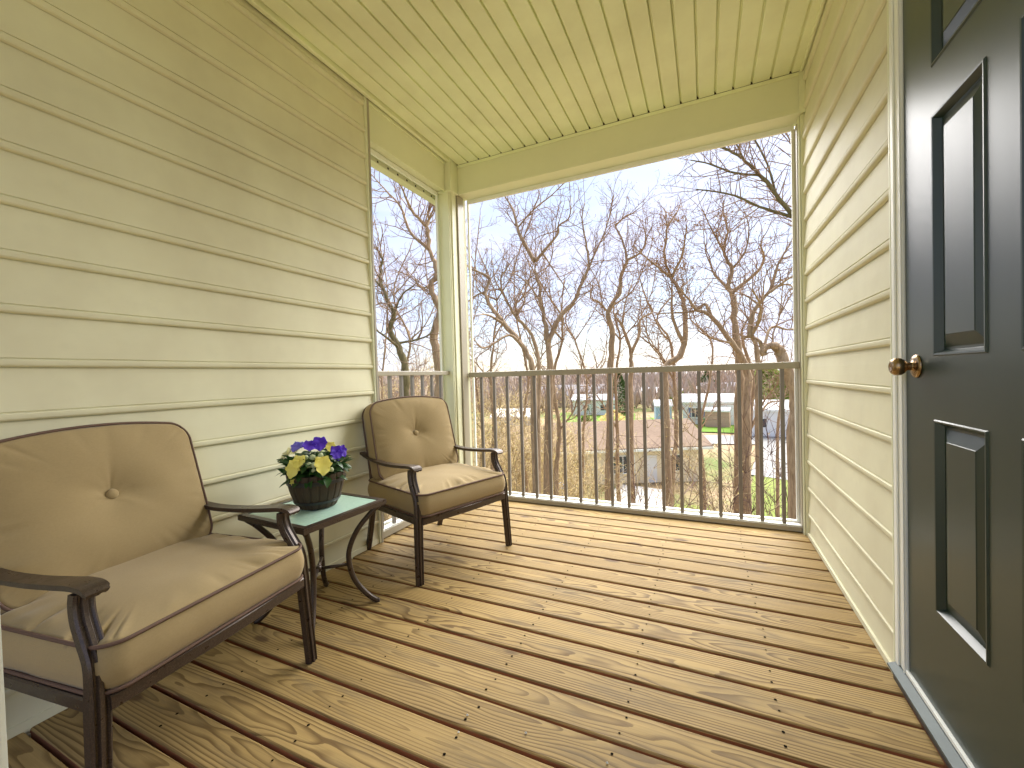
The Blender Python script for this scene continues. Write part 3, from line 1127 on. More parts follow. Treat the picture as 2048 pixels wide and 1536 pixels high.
    v, f = lathe([(0.0, 0.009), (0.009, 0.008), (0.0155, 0.004), (0.0175, -0.001), (0.0155, -0.006), (0.0, -0.008)], 18)
    b = part('button', v, f, 'fabric', True, bc)
    b.location = (0, 0.025, 0.105 + 0.030 - 0.034)
    return ch


make_chair((0.7575, 2.2285, 0), R(-108.84), 'tan cushioned chair by the corner post, beyond the flower pot', 11)
make_chair((0.530, 1.040, 0), R(-82.0), 'tan cushioned chair nearest the camera, in front of the side table', 23, 0.99)

# ------------------------------------------------------------------ side table
tb_c = Vector((0.298, 1.280, 0))
tb = empty('side_table', tb_c, R(-3.0))
tag(tb, 'small square metal side table with a frosted aqua glass top', 'table')
HS, ZT = 0.208, 0.460
fr = bmesh.new()
for sx in (0, 1, 2, 3):
    rot = Matrix.Rotation(sx * PI / 2, 4, 'Z')
    vs = [bm_v for bm_v in [(-HS, -HS), (HS, -HS), (HS - 0.026, -HS + 0.026), (-HS + 0.026, -HS + 0.026)]]
    lo = [fr.verts.new(rot @ Vector((x, y, ZT - 0.024))) for x, y in vs]
    hi = [fr.verts.new(rot @ Vector((x, y, ZT))) for x, y in vs]
    fr.faces.new(hi)
    fr.faces.new(lo[::-1])
    for q in range(4):
        q2 = (q + 1) % 4
        fr.faces.new((lo[q], lo[q2], hi[q2], hi[q]))
bmesh.ops.bevel(fr, geom=[e for e in fr.edges if abs(e.verts[0].co.z - e.verts[1].co.z) < 1e-6 and e.calc_length() > 0.1 and max(abs(e.verts[0].co.x), abs(e.verts[0].co.y)) > HS - 0.001], offset=0.003, segments=2, affect='EDGES')
bmo('top_frame', fr, M['bronze'], tb)
boxo('glass_top', -HS + 0.0255, HS - 0.0255, -HS + 0.0255, HS - 0.0255, ZT - 0.009, ZT - 0.0025, M['glass_top'], tb, 0.001)
for k in range(4):
    a = PI / 4 + k * PI / 2
    d = Vector((math.cos(a), math.sin(a), 0))
    rad = [(0.262, 0.436), (0.225, 0.405), (0.165, 0.335), (0.130, 0.255), (0.128, 0.185), (0.150, 0.110), (0.195, 0.045), (0.235, 0.009), (0.250, 0.007)]
    path = smooth_path([d * r_k + Vector((0, 0, z_k)) for r_k, z_k in rad], 4)
    v, f = [], []
    tube(v, f, path, [0.0115] * (len(path) - 1) + [0.008], 10)
    pyd('leg', v, f, M['bronze'], tb, True)
    v, f = [], []
    tube(v, f, [d * 0.0, d * 0.06, d * 0.124], 0.0075, 8)
    o = pyd('stretcher', v, f, M['bronze'], tb, True)
    o.location = (0, 0, 0.188)
v, f = lathe([(0.0, -0.012), (0.016, -0.010), (0.018, 0.0), (0.016, 0.010), (0.0, 0.012)], 16)
o = pyd('stretcher_boss', v, f, M['bronze'], tb, True)
o.location = (0, 0, 0.188)

# ------------------------------------------------------------------ flower pot and pansies
pc = Vector((0.292, 1.296, ZT + 0.0005))
pot = empty('flower_pot', pc)
tag(pot, 'dark barrel shaped flower pot with two black hoops on the side table', 'pot')


def pot_r(z):
    t = z / 0.148
    return 0.077 + (0.119 - 0.077) * t + 0.009 * math.sin(PI * t)


ST = 20
v, f = [], []
nseg = ST * 6
zsteps = [0.0, 0.004, 0.02, 0.04, 0.06, 0.08, 0.10, 0.12, 0.140, 0.148]
for z in zsteps:
    for k in range(nseg):
        gr = 0.0035 if k % 6 == 0 else 0.0
        off = 0.0012 * math.sin((k // 6) * 2.4)
        r_p = pot_r(z) - gr + off - (0.004 if z == 0 else 0)
        v.append((r_p * math.cos(2 * PI * k / nseg), r_p * math.sin(2 * PI * k / nseg), z))
nb = len(zsteps)
for z, rr in ((0.148, 0.108), (0.118, 0.100)):
    for k in range(nseg):
        v.append((rr * math.cos(2 * PI * k / nseg), rr * math.sin(2 * PI * k / nseg), z))
for s in range(nb + 1):
    for k in range(nseg):
        k2 = (k + 1) % nseg
        f.append((s * nseg + k, s * nseg + k2, (s + 1) * nseg + k2, (s + 1) * nseg + k))
f.append(tuple(reversed(range(nseg))))
pyd('barrel', v, f, M['pot'], pot)
for z0, z1 in ((0.022, 0.036), (0.106, 0.123)):
    v, f = lathe([(pot_r(z0) - 0.001, z0), (pot_r(z0) + 0.0035, z0 + 0.001), (pot_r(z1) + 0.0035, z1 - 0.001), (pot_r(z1) - 0.001, z1)], 60)
    pyd('hoop', v, f, M['hoop'], pot, False)
v, f = lathe([(0.0, 0.128), (0.06, 0.127), (0.104, 0.122)], 24)
pyd('soil', v, f, M['soil'], pot)

pn = empty('pansy_plant', pc + Vector((0, 0, 0.125)))
tag(pn, 'bushy pansies with purple, yellow and cream flowers growing in the pot', 'flowers')
rng = random.Random(5)


def leaf_mesh(L, Wd, curl, teeth=False):
    prof = [0.0, 0.55, 0.9, 1.0, 0.82, 0.5, 0.0]
    v, f = [], []
    n = len(prof)
    for i, p in enumerate(prof):
        t = i / (n - 1)
        z = -curl * t * t * L
        v += [(-p * Wd / 2, t * L, z + 0.12 * p * Wd), (0, t * L, z), (p * Wd / 2, t * L, z + 0.12 * p * Wd)]
    for i in range(n - 1):
        a = i * 3
        f += [(a, a + 1, a + 4, a + 3), (a + 1, a + 2, a + 5, a + 4)]
    return v, f


lv, lf = [], []
for k in range(440):
    a = rng.uniform(0, 2 * PI)
    el = rng.uniform(-0.25, 1.1)
    rr = rng.uniform(0.25, 1.0)
    base = Vector((math.cos(a) * 0.105 * rr, math.sin(a) * 0.105 * rr, 0.004 + rng.uniform(0, 0.112) * (1.15 - rr * 0.55)))
    L = rng.uniform(0.030, 0.060)
    v, f = leaf_mesh(L, L * rng.uniform(0.45, 0.7), rng.uniform(0.1, 0.7))
    rot = Matrix.Rotation(a - PI / 2 + rng.uniform(-0.7, 0.7), 4, 'Z') @ Matrix.Rotation(el * 0.9, 4, 'X') @ Matrix.Rotation(rng.uniform(-0.6, 0.6), 4, 'Y')
    b0 = len(lv)
    lv += [base + rot @ Vector(p) for p in v]
    lf += [tuple(b0 + i for i in q) for q in f]
tag(pyd('foliage', lv, lf, M['leaf'], pn, True), kind='stuff')
for a, h, L in ((3.5, 0.02, 0.075), (3.9, 0.035, 0.07), (0.5, 0.05, 0.06), (5.3, 0.0, 0.055), (4.4, 0.0, 0.06), (0.2, 0.005, 0.06), (2.6, 0.03, 0.06), (4.9, 0.0, 0.05)):
    v, f = leaf_mesh(L, L * 0.5, 0.45)
    rot = Matrix.Rotation(a - PI / 2, 4, 'Z') @ Matrix.Rotation(0.15, 4, 'X')
    pyd('leaf', [Vector((math.cos(a) * 0.09, math.sin(a) * 0.09, h)) + rot @ Vector(p) for p in v], f, M['leaf'], pn, True)


def flower(pos, face, size, mat, label, seed):
    rg = random.Random(seed)
    v, f = [], []
    for j, (ang, sc) in enumerate(((60, 1.0), (120, 1.0), (0, 0.85), (180, 0.85), (270, 1.1))):
        L = size * 0.62 * sc
        wd = size * 0.72 * sc
        n, m = 6, 6
        b0 = len(v)
        a = R(ang + rg.uniform(-8, 8))
        ph = rg.uniform(0, 6)
        for i in range(n):
            t = i / (n - 1)
            hw = wd * 0.5 * math.sin(PI * min(0.97, 0.12 + t * 0.80)) ** 0.75
            for k_ in range(m):
                q = k_ / (m - 1) * 2 - 1
                x = hw * q
                y = L * t * (1 - 0.18 * q * q)
                z = 0.22 * size * t * t - 0.10 * size * t ** 3 + 0.055 * size * math.sin(q * 5 + ph) * t + 0.002 * j
                X = x * math.cos(a - PI / 2) - y * math.sin(a - PI / 2)
                Y = x * math.sin(a - PI / 2) + y * math.cos(a - PI / 2)
                v.append(Vector((X, Y, z)))
        for i in range(n - 1):
            for k_ in range(m - 1):
                c0 = b0 + i * m + k_
                f.append((c0, c0 + 1, c0 + m + 1, c0 + m))
    q = Vector(face).normalized().to_track_quat('Z', 'Y')
    o = pyd('flower', v, f, M[mat], pn, True)
    o['label'] = label
    o.location = pos
    o.rotation_euler = q.to_euler()
    return o


# view directions in the plant's frame: towards the camera is about (0.75, -0.62, 0.2); screen right is about (0.91, 0.42, 0)
to_c, rt = Vector((0.76, -0.63, 0.15)), Vector((0.908, 0.418, 0))


def fp(dx, dz, dc):
    return rt * dx + Vector((0, 0, dz)) + Vector((0.64, -0.77, 0)) * dc


flower(fp(-0.075, 0.130, 0.01), to_c + Vector((-0.5, 0, 0.6)), 0.052, 'petal_blue', 'light violet flower', 1)
flower(fp(-0.020, 0.134, 0.03), to_c + Vector((0, 0, 1.2)), 0.058, 'petal_purple', 'purple flower', 2)
flower(fp(0.018, 0.140, 0.0), to_c + Vector((0.1, 0, 0.7)), 0.062, 'petal_purple', 'purple flower', 3)
flower(fp(0.088, 0.105, 0.02), to_c + Vector((0.8, 0.2, 0.2)), 0.055, 'petal_purple', 'purple flower', 4)
flower(fp(0.110, 0.108, -0.01), to_c + Vector((0.8, 0.5, 0.1)), 0.045, 'petal_purple', 'purple flower', 5)
flower(fp(0.002, 0.122, -0.03), to_c + Vector((0.2, 0.2, 1.2)), 0.050, 'petal_purple', 'purple flower', 12)
flower(fp(-0.064, 0.062, 0.125), to_c + Vector((-0.5, -0.3, 0.1)), 0.062, 'petal_yellow', 'yellow flower', 6)
flower(fp(-0.046, 0.086, 0.115), to_c + Vector((-0.2, -0.3, 0.6)), 0.052, 'petal_yellow', 'yellow flower', 13)
flower(fp(0.050, 0.072, 0.122), to_c + Vector((0.3, 0.1, 0.3)), 0.068, 'petal_yellow', 'yellow flower', 7)
flower(fp(0.062, 0.122, -0.02), to_c + Vector((0.1, 0, 0.5)), 0.045, 'petal_yellow', 'yellow flower', 8)
flower(fp(-0.118, 0.100, 0.02), to_c + Vector((-1.2, -0.4, 0.6)), 0.058, 'petal_cream', 'cream flower', 9)
flower(fp(-0.100, 0.104, 0.0), to_c + Vector((-0.8, 0.1, 0.9)), 0.050, 'petal_cream', 'cream flower', 10)
flower(fp(-0.072, 0.004, 0.105), to_c + Vector((-0.3, 0, -0.6)), 0.030, 'petal_yellow', 'small drooping yellow flower', 11)
for i, (dx, dz, dc, s_) in enumerate(((-0.006, 0.074, 0.118, 0.012), (0.016, 0.072, 0.118, 0.013), (0.004, 0.100, 0.09, 0.012), (-0.024, 0.100, 0.09, 0.010), (0.036, 0.104, 0.08, 0.011), (0.012, 0.052, 0.122, 0.008), (0.082, 0.050, 0.105, 0.010), (0.034, 0.108, 0.03, 0.012))):
    bm = bmesh.new()
    bmesh.ops.create_icosphere(bm, subdivisions=2, radius=s_)
    for vv in bm.verts:
        vv.co *= 1 + 0.28 * mnoise.noise(vv.co * 160 + Vector((i, 0, 0)))
    o = bmo('bud', bm, M['bud'], pn, True)
    o.location = fp(dx, dz, dc)

# small white crumbs on the deck boards
cv_, cf_ = [], []
for x_, y_ in ((935, 1430), (917, 1464), (1214, 1526), (1052, 1466)):
    p = at_z(x_, y_, 0.0035)
    b0 = len(cv_)
    for s_ in ((1, 0, 0), (0, 1, 0), (-1, 0, 0), (0, -1, 0), (0, 0, 1), (0, 0, -0.6)):
        cv_.append(p + Vector(s_) * 0.0042 * random.uniform(0.7, 1.2))
    cf_ += [(b0 + a, b0 + b, b0 + c) for a, b, c in ((0, 1, 4), (1, 2, 4), (2, 3, 4), (3, 0, 4), (1, 0, 5), (2, 1, 5), (3, 2, 5), (0, 3, 5))]
tag(pyd('crumbs', cv_, cf_, M['white']), 'few tiny white crumbs lying on the deck boards', 'crumbs', kind='stuff')

# ================================================================== OUTSIDE
GZ = -7.0


def gz(x, y):
    """height of the ground: a bank below the building running down to flat land"""
    d = math.hypot(max(0, x - 4) * 0.3 + min(0, x + 2) * 0.55, max(0, y))
    t = min(1, max(0, (d - 5) / 15))
    t = t * t * (3 - 2 * t)
    base = -4.2 + (GZ + 4.2) * t
    left = max(0, min(1, (-x - 5) / 14)) * max(0, 1 - y / 60.0)          # bank stays higher on the left
    base += 1.8 * left
    base += 0.25 * mnoise.noise(Vector((x * 0.12, y * 0.12, 0))) * t
    return base


v, f = [], []
xs = [-420, -260, -160, -110] + [-80 + 2.5 * i for i in range(57)] + [80, 130, 220, 420]
yv = [-200, -90, -40] + [-18 + 2.5 * i for i in range(62)] + [165, 220, 300, 420, 700]
for y in yv:
    for x in xs:
        v.append((x, y, gz(x, y)))
nxs = len(xs)
for j in range(len(yv) - 1):
    for i in range(nxs - 1):
        f.append((j * nxs + i, j * nxs + i + 1, (j + 1) * nxs + i + 1, (j + 1) * nxs + i))
tag(pyd('ground', v, f, M['ground'], None, True), kind='structure')


def sheet(name, pix, lift, mat, kind='structure'):
    """a sheet of ground cover; its corners given where they lie on the flat land"""
    P = [at_z(a, b, GZ) for a, b in pix]
    # subdivide a quad strip along two edges so that it follows the ground
    n = 12
    v, f = [], []
    for i in range(n + 1):
        for j in range(n + 1):
            a = P[0].lerp(P[1], i / n)
            b = P[3].lerp(P[2], i / n)
            p = a.lerp(b, j / n)
            v.append((p.x, p.y, gz(p.x, p.y) + lift))
    for i in range(n):
        for j in range(n):
            f.append((i * (n + 1) + j, (i + 1) * (n + 1) + j, (i + 1) * (n + 1) + j + 1, i * (n + 1) + j + 1))
    return tag(pyd(name, v, f, mat), kind=kind)


sheet('road', [(1000, 886), (1800, 890), (1800, 874), (1000, 868)], 0.10, M['asphalt'])
sheet('parking_apron', [(1500, 952), (1680, 980), (1650, 888), (1525, 888)], 0.11, M['asphalt'])
sheet('lawn', [(1310, 862), (1560, 872), (1560, 838), (1300, 836)], 0.12, M['lawn'])
sheet('lawn', [(1120, 848), (1270, 852), (1270, 828), (1120, 826)], 0.125, M['lawn'])
sheet('driveway', [(1215, 1010), (1330, 1030), (1345, 985), (1235, 972)], 0.13, M['concrete'])
sheet('grass_strip', [(1480, 1060), (1700, 1070), (1680, 945), (1510, 945)], 0.09, M['weeds'])
sheet('grass_strip', [(1080, 1040), (1420, 1060), (1420, 1015), (1080, 992)], 0.092, M['weeds'])


# ------------------------------------------------------------------ houses
def house(name, label, cat, pl, pr, wall_h, depth, roof_h, wall, roof, over=0.35, windows=(), door=None, shutters=None, group=None, base=None, gable_roof=True):
    """pl, pr: ground points of the left and right front corners; the house runs back by `depth`"""
    pl, pr = Vector(pl), Vector(pr)
    z0 = (min(gz(pl.x, pl.y), gz(pr.x, pr.y)) if base is None else base) - 0.05
    L = (pr.xy - pl.xy).length
    ang = math.atan2(pr.y - pl.y, pr.x - pl.x)
    h = empty(name, (pl.x, pl.y, z0), ang)
    tag(h, label, cat, group)
    bm = bmesh.new()
    box(bm, 0, L, 0, depth, 0, wall_h)
    if gable_roof:                          # gable triangles on the ends
        for x in (0.002, L - 0.002):
            a = [bm.verts.new((x, 0, wall_h)), bm.verts.new((x, depth, wall_h)), bm.verts.new((x, depth / 2, wall_h + roof_h * 0.95))]
            bm.faces.new(a)
    bmo('wall', bm, wall, h)
    # roof: two thick slopes with a ridge
    th = 0.16
    v = []
    for x in (-over, L + over):
        v += [(x, -over, wall_h - 0.02), (x, depth / 2, wall_h + roof_h), (x, depth + over, wall_h - 0.02), (x, depth + over, wall_h - 0.02 + th), (x, depth / 2, wall_h + roof_h + th), (x, -over, wall_h - 0.02 + th)]
    f = [(0, 1, 7, 6), (1, 2, 8, 7), (2, 3, 9, 8), (3, 4, 10, 9), (4, 5, 11, 10), (5, 0, 6, 11), (5, 4, 1, 0), (4, 3, 2, 1), (6, 7, 10, 11), (7, 8, 9, 10)]
    pyd('roof', v, f, roof, h)
    boxo('gutter', -over, L + over, -over - 0.10, -over - 0.002, wall_h - 0.10, wall_h + 0.06, M['white'], h)
    for (wx, wz, ww, wh) in windows:
        fo = boxo('window', wx - ww / 2 - 0.07, wx + ww / 2 + 0.07, -0.05, -0.002, wz - wh / 2 - 0.07, wz + wh / 2 + 0.07, M['white'], h)
        boxo('pane', wx - ww / 2, wx - 0.03, -0.058, -0.0505, wz - wh / 2, wz + wh / 2, M['pane'], fo)
        boxo('pane', wx + 0.03, wx + ww / 2, -0.058, -0.0505, wz - wh / 2, wz + wh / 2, M['pane'], fo)
        if shutters:
            for s in (-1, 1):
                cx = wx + s * (ww / 2 + 0.27)
                boxo('shutter', cx - 0.17, cx + 0.17, -0.045, -0.002, wz - wh / 2 - 0.05, wz + wh / 2 + 0.05, shutters, h)
    if door:
        dx, dw, dh = door
        boxo('door', dx - dw / 2, dx + dw / 2, -0.04, -0.002, 0.1, dh, M['house_white'], h)
    return h


def G(px, py):
    return at_z(px, py, GZ)


# the near ranch house below the trees (two wings)
hp = at(1120, 1000, 30.0)
hr = at(1408, 1006, 30.5)
house('ranch_house', 'low cream ranch house with a long brown shingle roof behind the trunks', 'house', (hp.x, hp.y, 0), (hr.x, hr.y, 0), 2.55, 6.6, 1.55, M['house_cream'], M['roof_brown'], 0.5,
      windows=((4.6, 1.45, 1.6, 1.2), (1.3, 1.45, 1.0, 1.1), (8.3, 1.45, 1.2, 1.1)), door=(6.6, 0.95, 2.05), base=GZ)
hp = at(1010, 1000, 31.5)
hr = at(1095, 1002, 31.0)
house('garage', 'small cream garage with white gutter beside the ranch house', 'house', (hp.x, hp.y, 0), (hr.x, hr.y, 0), 2.5, 6.0, 1.3, M['house_cream'], M['roof_brown'], 0.4, windows=((1.7, 1.4, 0.9, 0.9),), base=GZ)
a, b = G(1366, 849), G(1474, 851)
house('mobile_home', 'white mobile home with blue shutters beyond the green lawn', 'house', (a.x, a.y, 0), (b.x, b.y, 0), 3.4, 5.5, 1.0, M['house_white'], M['roof_pale'], 0.3,
      windows=((1.7, 1.9, 0.9, 1.3), (3.6, 1.9, 0.9, 1.3)), shutters=M['shutter_blue'])
a, b = G(1424, 853), G(1472, 855)
pr_ = house('porch_annex', 'red brown porch on the front of the white mobile home', 'porch', (a.x - 0.9, a.y - 1.6, 0), (b.x - 0.9, b.y - 1.6, 0), 2.4, 1.4, 0.3, M['redwood'], M['roof_pale'], 0.15)
a, b = G(1312, 846), G(1344, 846)
house('shed', 'light blue shed beside the white mobile home', 'shed', (a.x, a.y, 0), (b.x, b.y, 0), 2.6, 3, 0.8, M['house_blue'], M['roof_pale'], 0.2)
a, b = G(1494, 872), G(1600, 876)
house('mobile_home', 'long white mobile home behind the thick gnarled tree', 'house', (a.x, a.y, 0), (b.x, b.y, 0), 3.2, 6, 0.9, M['house_white'], M['roof_pale'], 0.3, windows=((1.5, 1.7, 1.0, 1.0), (5.5, 1.7, 1.0, 1.0)))
a, b = G(1146, 832), G(1232, 832)
house('mobile_home', 'white trailer home behind the two green arborvitae', 'house', (a.x, a.y, 0), (b.x, b.y, 0), 3.0, 5, 0.9, M['house_white'], M['roof_pale'], 0.3, windows=((2.5, 1.6, 1.0, 1.0), (6.0, 1.6, 1.6, 1.0)))
a, b = G(985, 872), G(1068, 872)
house('shed', 'pale grey shed half hidden by the tan thicket', 'shed', (a.x, a.y, 0), (b.x, b.y, 0), 2.3, 4.5, 0.9, M['roof_pale'], M['house_white'], 0.25, windows=((1.6, 1.3, 0.8, 0.8),))
a, b = G(1075, 814), G(1212, 813)
house('house', 'far grey roofed house right of the thicket', 'house', (a.x, a.y, 0), (b.x, b.y, 0), 2.8, 9, 2.4, M['house_tan'], M['roof_grey'], 0.4, windows=((5, 1.5, 1.5, 1.2), (11, 1.5, 1.5, 1.2)))
a, b = G(1282, 808), G(1392, 808)
house('house', 'far white house with a long pale roof under the horizon', 'house', (a.x, a.y, 0), (b.x, b.y, 0), 2.7, 8, 1.3, M['house_white'], M['roof_pale'], 0.4, windows=((4, 1.5, 1.4, 1.1), (9, 1.5, 1.4, 1.1), (14, 1.5, 1.4, 1.1)))
a, b = G(1400, 805), G(1490, 806)
house('house', 'far tan house with a grey roof behind the trunks', 'house', (a.x, a.y, 0), (b.x, b.y, 0), 2.7, 8, 2.0, M['house_tan'], M['roof_grey'], 0.4, windows=((4, 1.5, 1.4, 1.1), (9, 1.5, 1.4, 1.1)))

# green trash bin and blue barrel
p = G(1406, 853)
bn = empty('trash_bin', (p.x, p.y, gz(p.x, p.y) + 0.12), 0.3)
tag(bn, 'green plastic trash bin on the lawn by the mobile home', 'bin')
bm = bmesh.new()
vs = box(bm, -0.45, 0.45, -0.42, 0.42, 0.06, 1.0)
for q in vs[:4]:
    q.co.x *= 0.82
    q.co.y *= 0.82
bmo('bin_body', bm, M['green_plastic'], bn)
boxo('lid', -0.48, 0.48, -0.46, 0.46, 1.002, 1.09, M['green_plastic'], bn, 0.02)
p = at(1119, 975, 27)
br = empty('barrel', (p.x, p.y, gz(p.x, p.y)))
tag(br, 'blue plastic barrel standing between the tree trunks', 'barrel')
v, f = lathe([(0, 0), (0.25, 0), (0.28, 0.1), (0.29, 0.3), (0.30, 0.32), (0.29, 0.34), (0.29, 0.6), (0.30, 0.62), (0.29, 0.64), (0.28, 0.85), (0.24, 0.9), (0, 0.9)], 16)
pyd('barrel_body', v, [tuple(reversed(q)) for q in f], M['blue_plastic'], br, True)


# ------------------------------------------------------------------ bare trees
class Tree:
    def __init__(self, seed):
        self.rng = random.Random(seed)
        self.tv, self.tf = [], []            # trunk and limbs
        self.cv, self.cf = [], []            # twigs
        self.tips = []

    def limb(self, pts, r0, r1, twigs=1.0, spread=1.0, n=5):
        path = smooth_path(pts, n)
        rg = self.rng
        path = [p + Vector((rg.gauss(0, 1), rg.gauss(0, 1), rg.gauss(0, 0.6))) * r0 * 0.10 for p in path]
        m = len(path)
        rad = [r0 + (r1 - r0) * (i / (m - 1)) ** 0.75 for i in range(m)]
        rad = [r * (1 + 0.10 * rg.uniform(-1, 1)) for r in rad]
        tube(self.tv, self.tf, path, rad, 8 if r0 > 0.05 else 6)
        return path, rad

    def walk(self, p, d, length, r0, r1, wig, up, level):
        rg = self.rng
        n = max(3, int(length / (0.16 if level < 2 else 0.10)))
        st = length / n
        path = [p.copy()]
        d = d.normalized()
        bend = Vector((rg.gauss(0, 1), rg.gauss(0, 1), rg.gauss(0, 1))) * wig * 0.35
        for i in range(n):
            d = d + bend * 0.5 + Vector((rg.gauss(0, 1), rg.gauss(0, 1), rg.gauss(0, 1))) * wig * 0.55 + Vector((0, 0, up))
            if rg.random() < 0.25: bend = Vector((rg.gauss(0, 1), rg.gauss(0, 1), rg.gauss(0, 1))) * wig * 0.35
            d.normalize()
            path.append(path[-1] + d * st)
        rad = [r0 + (r1 - r0) * i / n for i in range(n + 1)]
        tube(self.cv, self.cf, path, rad, 4 if level == 1 else 3)
        if level >= 2: self.tips.append(path[-1])
        return path, rad

    def twigs(self, path, rad, start, dens, L1, wig=0.42, up=0.10, outward=None, levels=3):
        """branches with smaller branches on a limb, from fraction `start` on"""
        rg = self.rng
        tot = sum((path[i + 1] - path[i]).length for i in range(len(path) - 1))
        n1 = max(1, int(tot * (1 - start) * dens))
        for k in range(n1 + 1):
            t = start + (1 - start) * ((k + rg.random() * 0.9) / (n1 + 1))
            if k == n1: t = 1.0
            i = min(len(path) - 2, int(t * (len(path) - 1)))
            p = path[i].lerp(path[i + 1], t * (len(path) - 1) - i)
            ax = (path[i + 1] - path[i]).normalized()
            side = Vector((rg.gauss(0, 1), rg.gauss(0, 1), rg.gauss(0, 1)))
            side = (side - ax * side.dot(ax)).normalized()
            d = (ax * rg.uniform(0.35, 0.9) + side * rg.uniform(0.6, 1.1)) if t < 0.999 else ax
            if outward is not None: d = d + outward * 0.2
            l1 = L1 * rg.uniform(0.45, 1.15) * (1.0 - 0.35 * t)
            r = min(rad[i] * 0.6, 0.0065 + 0.007 * l1)
            p1, r1 = self.walk(p, d, l1, r, 0.0042, wig * 0.75, up, 1)
            for q in range(2, len(p1)):
                if levels < 2 or rg.random() > 0.85: continue
                ax2 = (p1[q] - p1[q - 1]).normalized()
                s2 = Vector((rg.gauss(0, 1), rg.gauss(0, 1), rg.gauss(0, 1)))
                s2 = (s2 - ax2 * s2.dot(ax2)).normalized()
                d2 = ax2 * rg.uniform(0.4, 1.0) + s2
                l2 = l1 * rg.uniform(0.25, 0.52) * (1.15 - 0.5 * q / len(p1))
                p2, r2 = self.walk(p1[q], d2, l2, min(r1[q] * 0.75, 0.0070), 0.0036, wig, up * 1.3, 2)
                if levels < 3: continue
                for s_ in range(1, len(p2)):
                    if rg.random() > 0.62: continue
                    ax3 = (p2[s_] - p2[s_ - 1]).normalized()
                    s3 = Vector((rg.gauss(0, 1), rg.gauss(0, 1), rg.gauss(0, 1)))
                    d3 = ax3 * 0.8 + s3.normalized() * 0.9
                    self.walk(p2[s_], d3, l2 * rg.uniform(0.3, 0.6), 0.0044, 0.0032, wig * 0.9, up * 1.6, 3)

    def build(self, name, label, mat, twig_mat, base, group='bare trees outside the porch', buds=None):
        o = empty(name, base)
        tag(o, label, 'tree', group)
        inv_ = Vector(base)
        pyd('trunk', [p - inv_ for p in self.tv], self.tf, mat, o, True)
        if self.cv:
            pyd('crown', [p - inv_ for p in self.cv], self.cf, twig_mat, o, True)
        if buds and self.tips:
            v, f = [], []
            for n_, spot, rad_, size in buds:
                near = [p for p in self.tips if spot is None or (p - spot).length < rad_] or self.tips
                for _ in range(n_):
                    p = self.rng.choice(near) - inv_ + Vector((self.rng.gauss(0, 0.03), self.rng.gauss(0, 0.03), self.rng.gauss(0, 0.03)))
                    a = Vector((self.rng.gauss(0, 1), self.rng.gauss(0, 1), self.rng.gauss(0, 1))).normalized()
                    b = a.cross(Vector((self.rng.gauss(0, 1), self.rng.gauss(0, 1), self.rng.gauss(0, 1)))).normalized()
                    s = size * self.rng.uniform(0.6, 1.4)
                    b0 = len(v)
                    v += [p - a * s * 0.5, p + b * s * 0.25, p + a * s * 0.5, p - b * s * 0.25]
                    f.append((b0, b0 + 1, b0 + 2, b0 + 3))
            tag(pyd('buds', v, f, M['seed'], o), kind='stuff')
        return o


def crop2(pts):       # coordinates read off an enlarged crop of the wide opening
    return [(900 + x / 2.743, 200 + y / 2.743) for x, y in pts]


def crop1(pts):       # the same for the side opening
    return [(700 + x / 2.562, 180 + y / 2.562) for x, y in pts]


def limbs_to_tree(seed, label, depth, trunk, limbs, r0, mat='bark', tm='twig', name='bare_tree', dens=5.4, L1=1.40, wig=0.52, up=0.09, tstart=0.45, jit=0.10, fall=0.4, foot=None, buds=None):
    """trunk and limbs as pixel paths at a given depth, each limb leaning its own way in depth"""
    rg = random.Random(seed)
    T = Tree(seed)
    px, py = trunk[0]
    foot_d = depth
    # continue the trunk down to the ground
    fx = px + (foot if foot is not None else rg.uniform(-12, 12))
    gp = at(fx, 1100, foot_d)
    gp.z = gz(gp.x, gp.y) - 0.15
    mid = at((px * 2 + fx) / 3, py + 110, depth)
    pts = [gp, mid] if py < 930 else [gp]
    dr_ = rg.uniform(-fall, fall)
    pts += [at(a, b, depth + dr_ * i / len(trunk)) for i, (a, b) in enumerate(trunk)]
    path, rad = T.limb(pts, r0, 0.016)
    nodes = list(path)
    T.twigs(path, rad, tstart, dens * 1.1, L1, wig, up)
    for lb_ in limbs:
        frac, rr, lp = lb_
        dd = rg.uniform(-1.6, 1.6)
        st = at(*lp[0], depth)
        ray = (st - EYE).normalized()
        j = min(nodes, key=lambda q: ((q - EYE) - ray * (q - EYE).dot(ray)).length)     # grows out of the nearest wood
        d0 = (j - EYE).dot(f_)
        pts = [j] + [at(a, b, d0 + dd * (i / len(lp)) ** 1.3) for i, (a, b) in enumerate(lp) if i > 0]
        path, rad = T.limb(pts, rr * 0.85, 0.011)
        nodes += path
        T.twigs(path, rad, frac, dens * 1.5, L1, wig, up)
    if buds: buds = [(n_, at(a, b, depth), r_b, s_) for n_, (a, b), r_b, s_ in buds]
    return T.build(name, label, M[mat], M[tm], gp, buds=(buds or []) + [(260, None, 0, 0.030)])


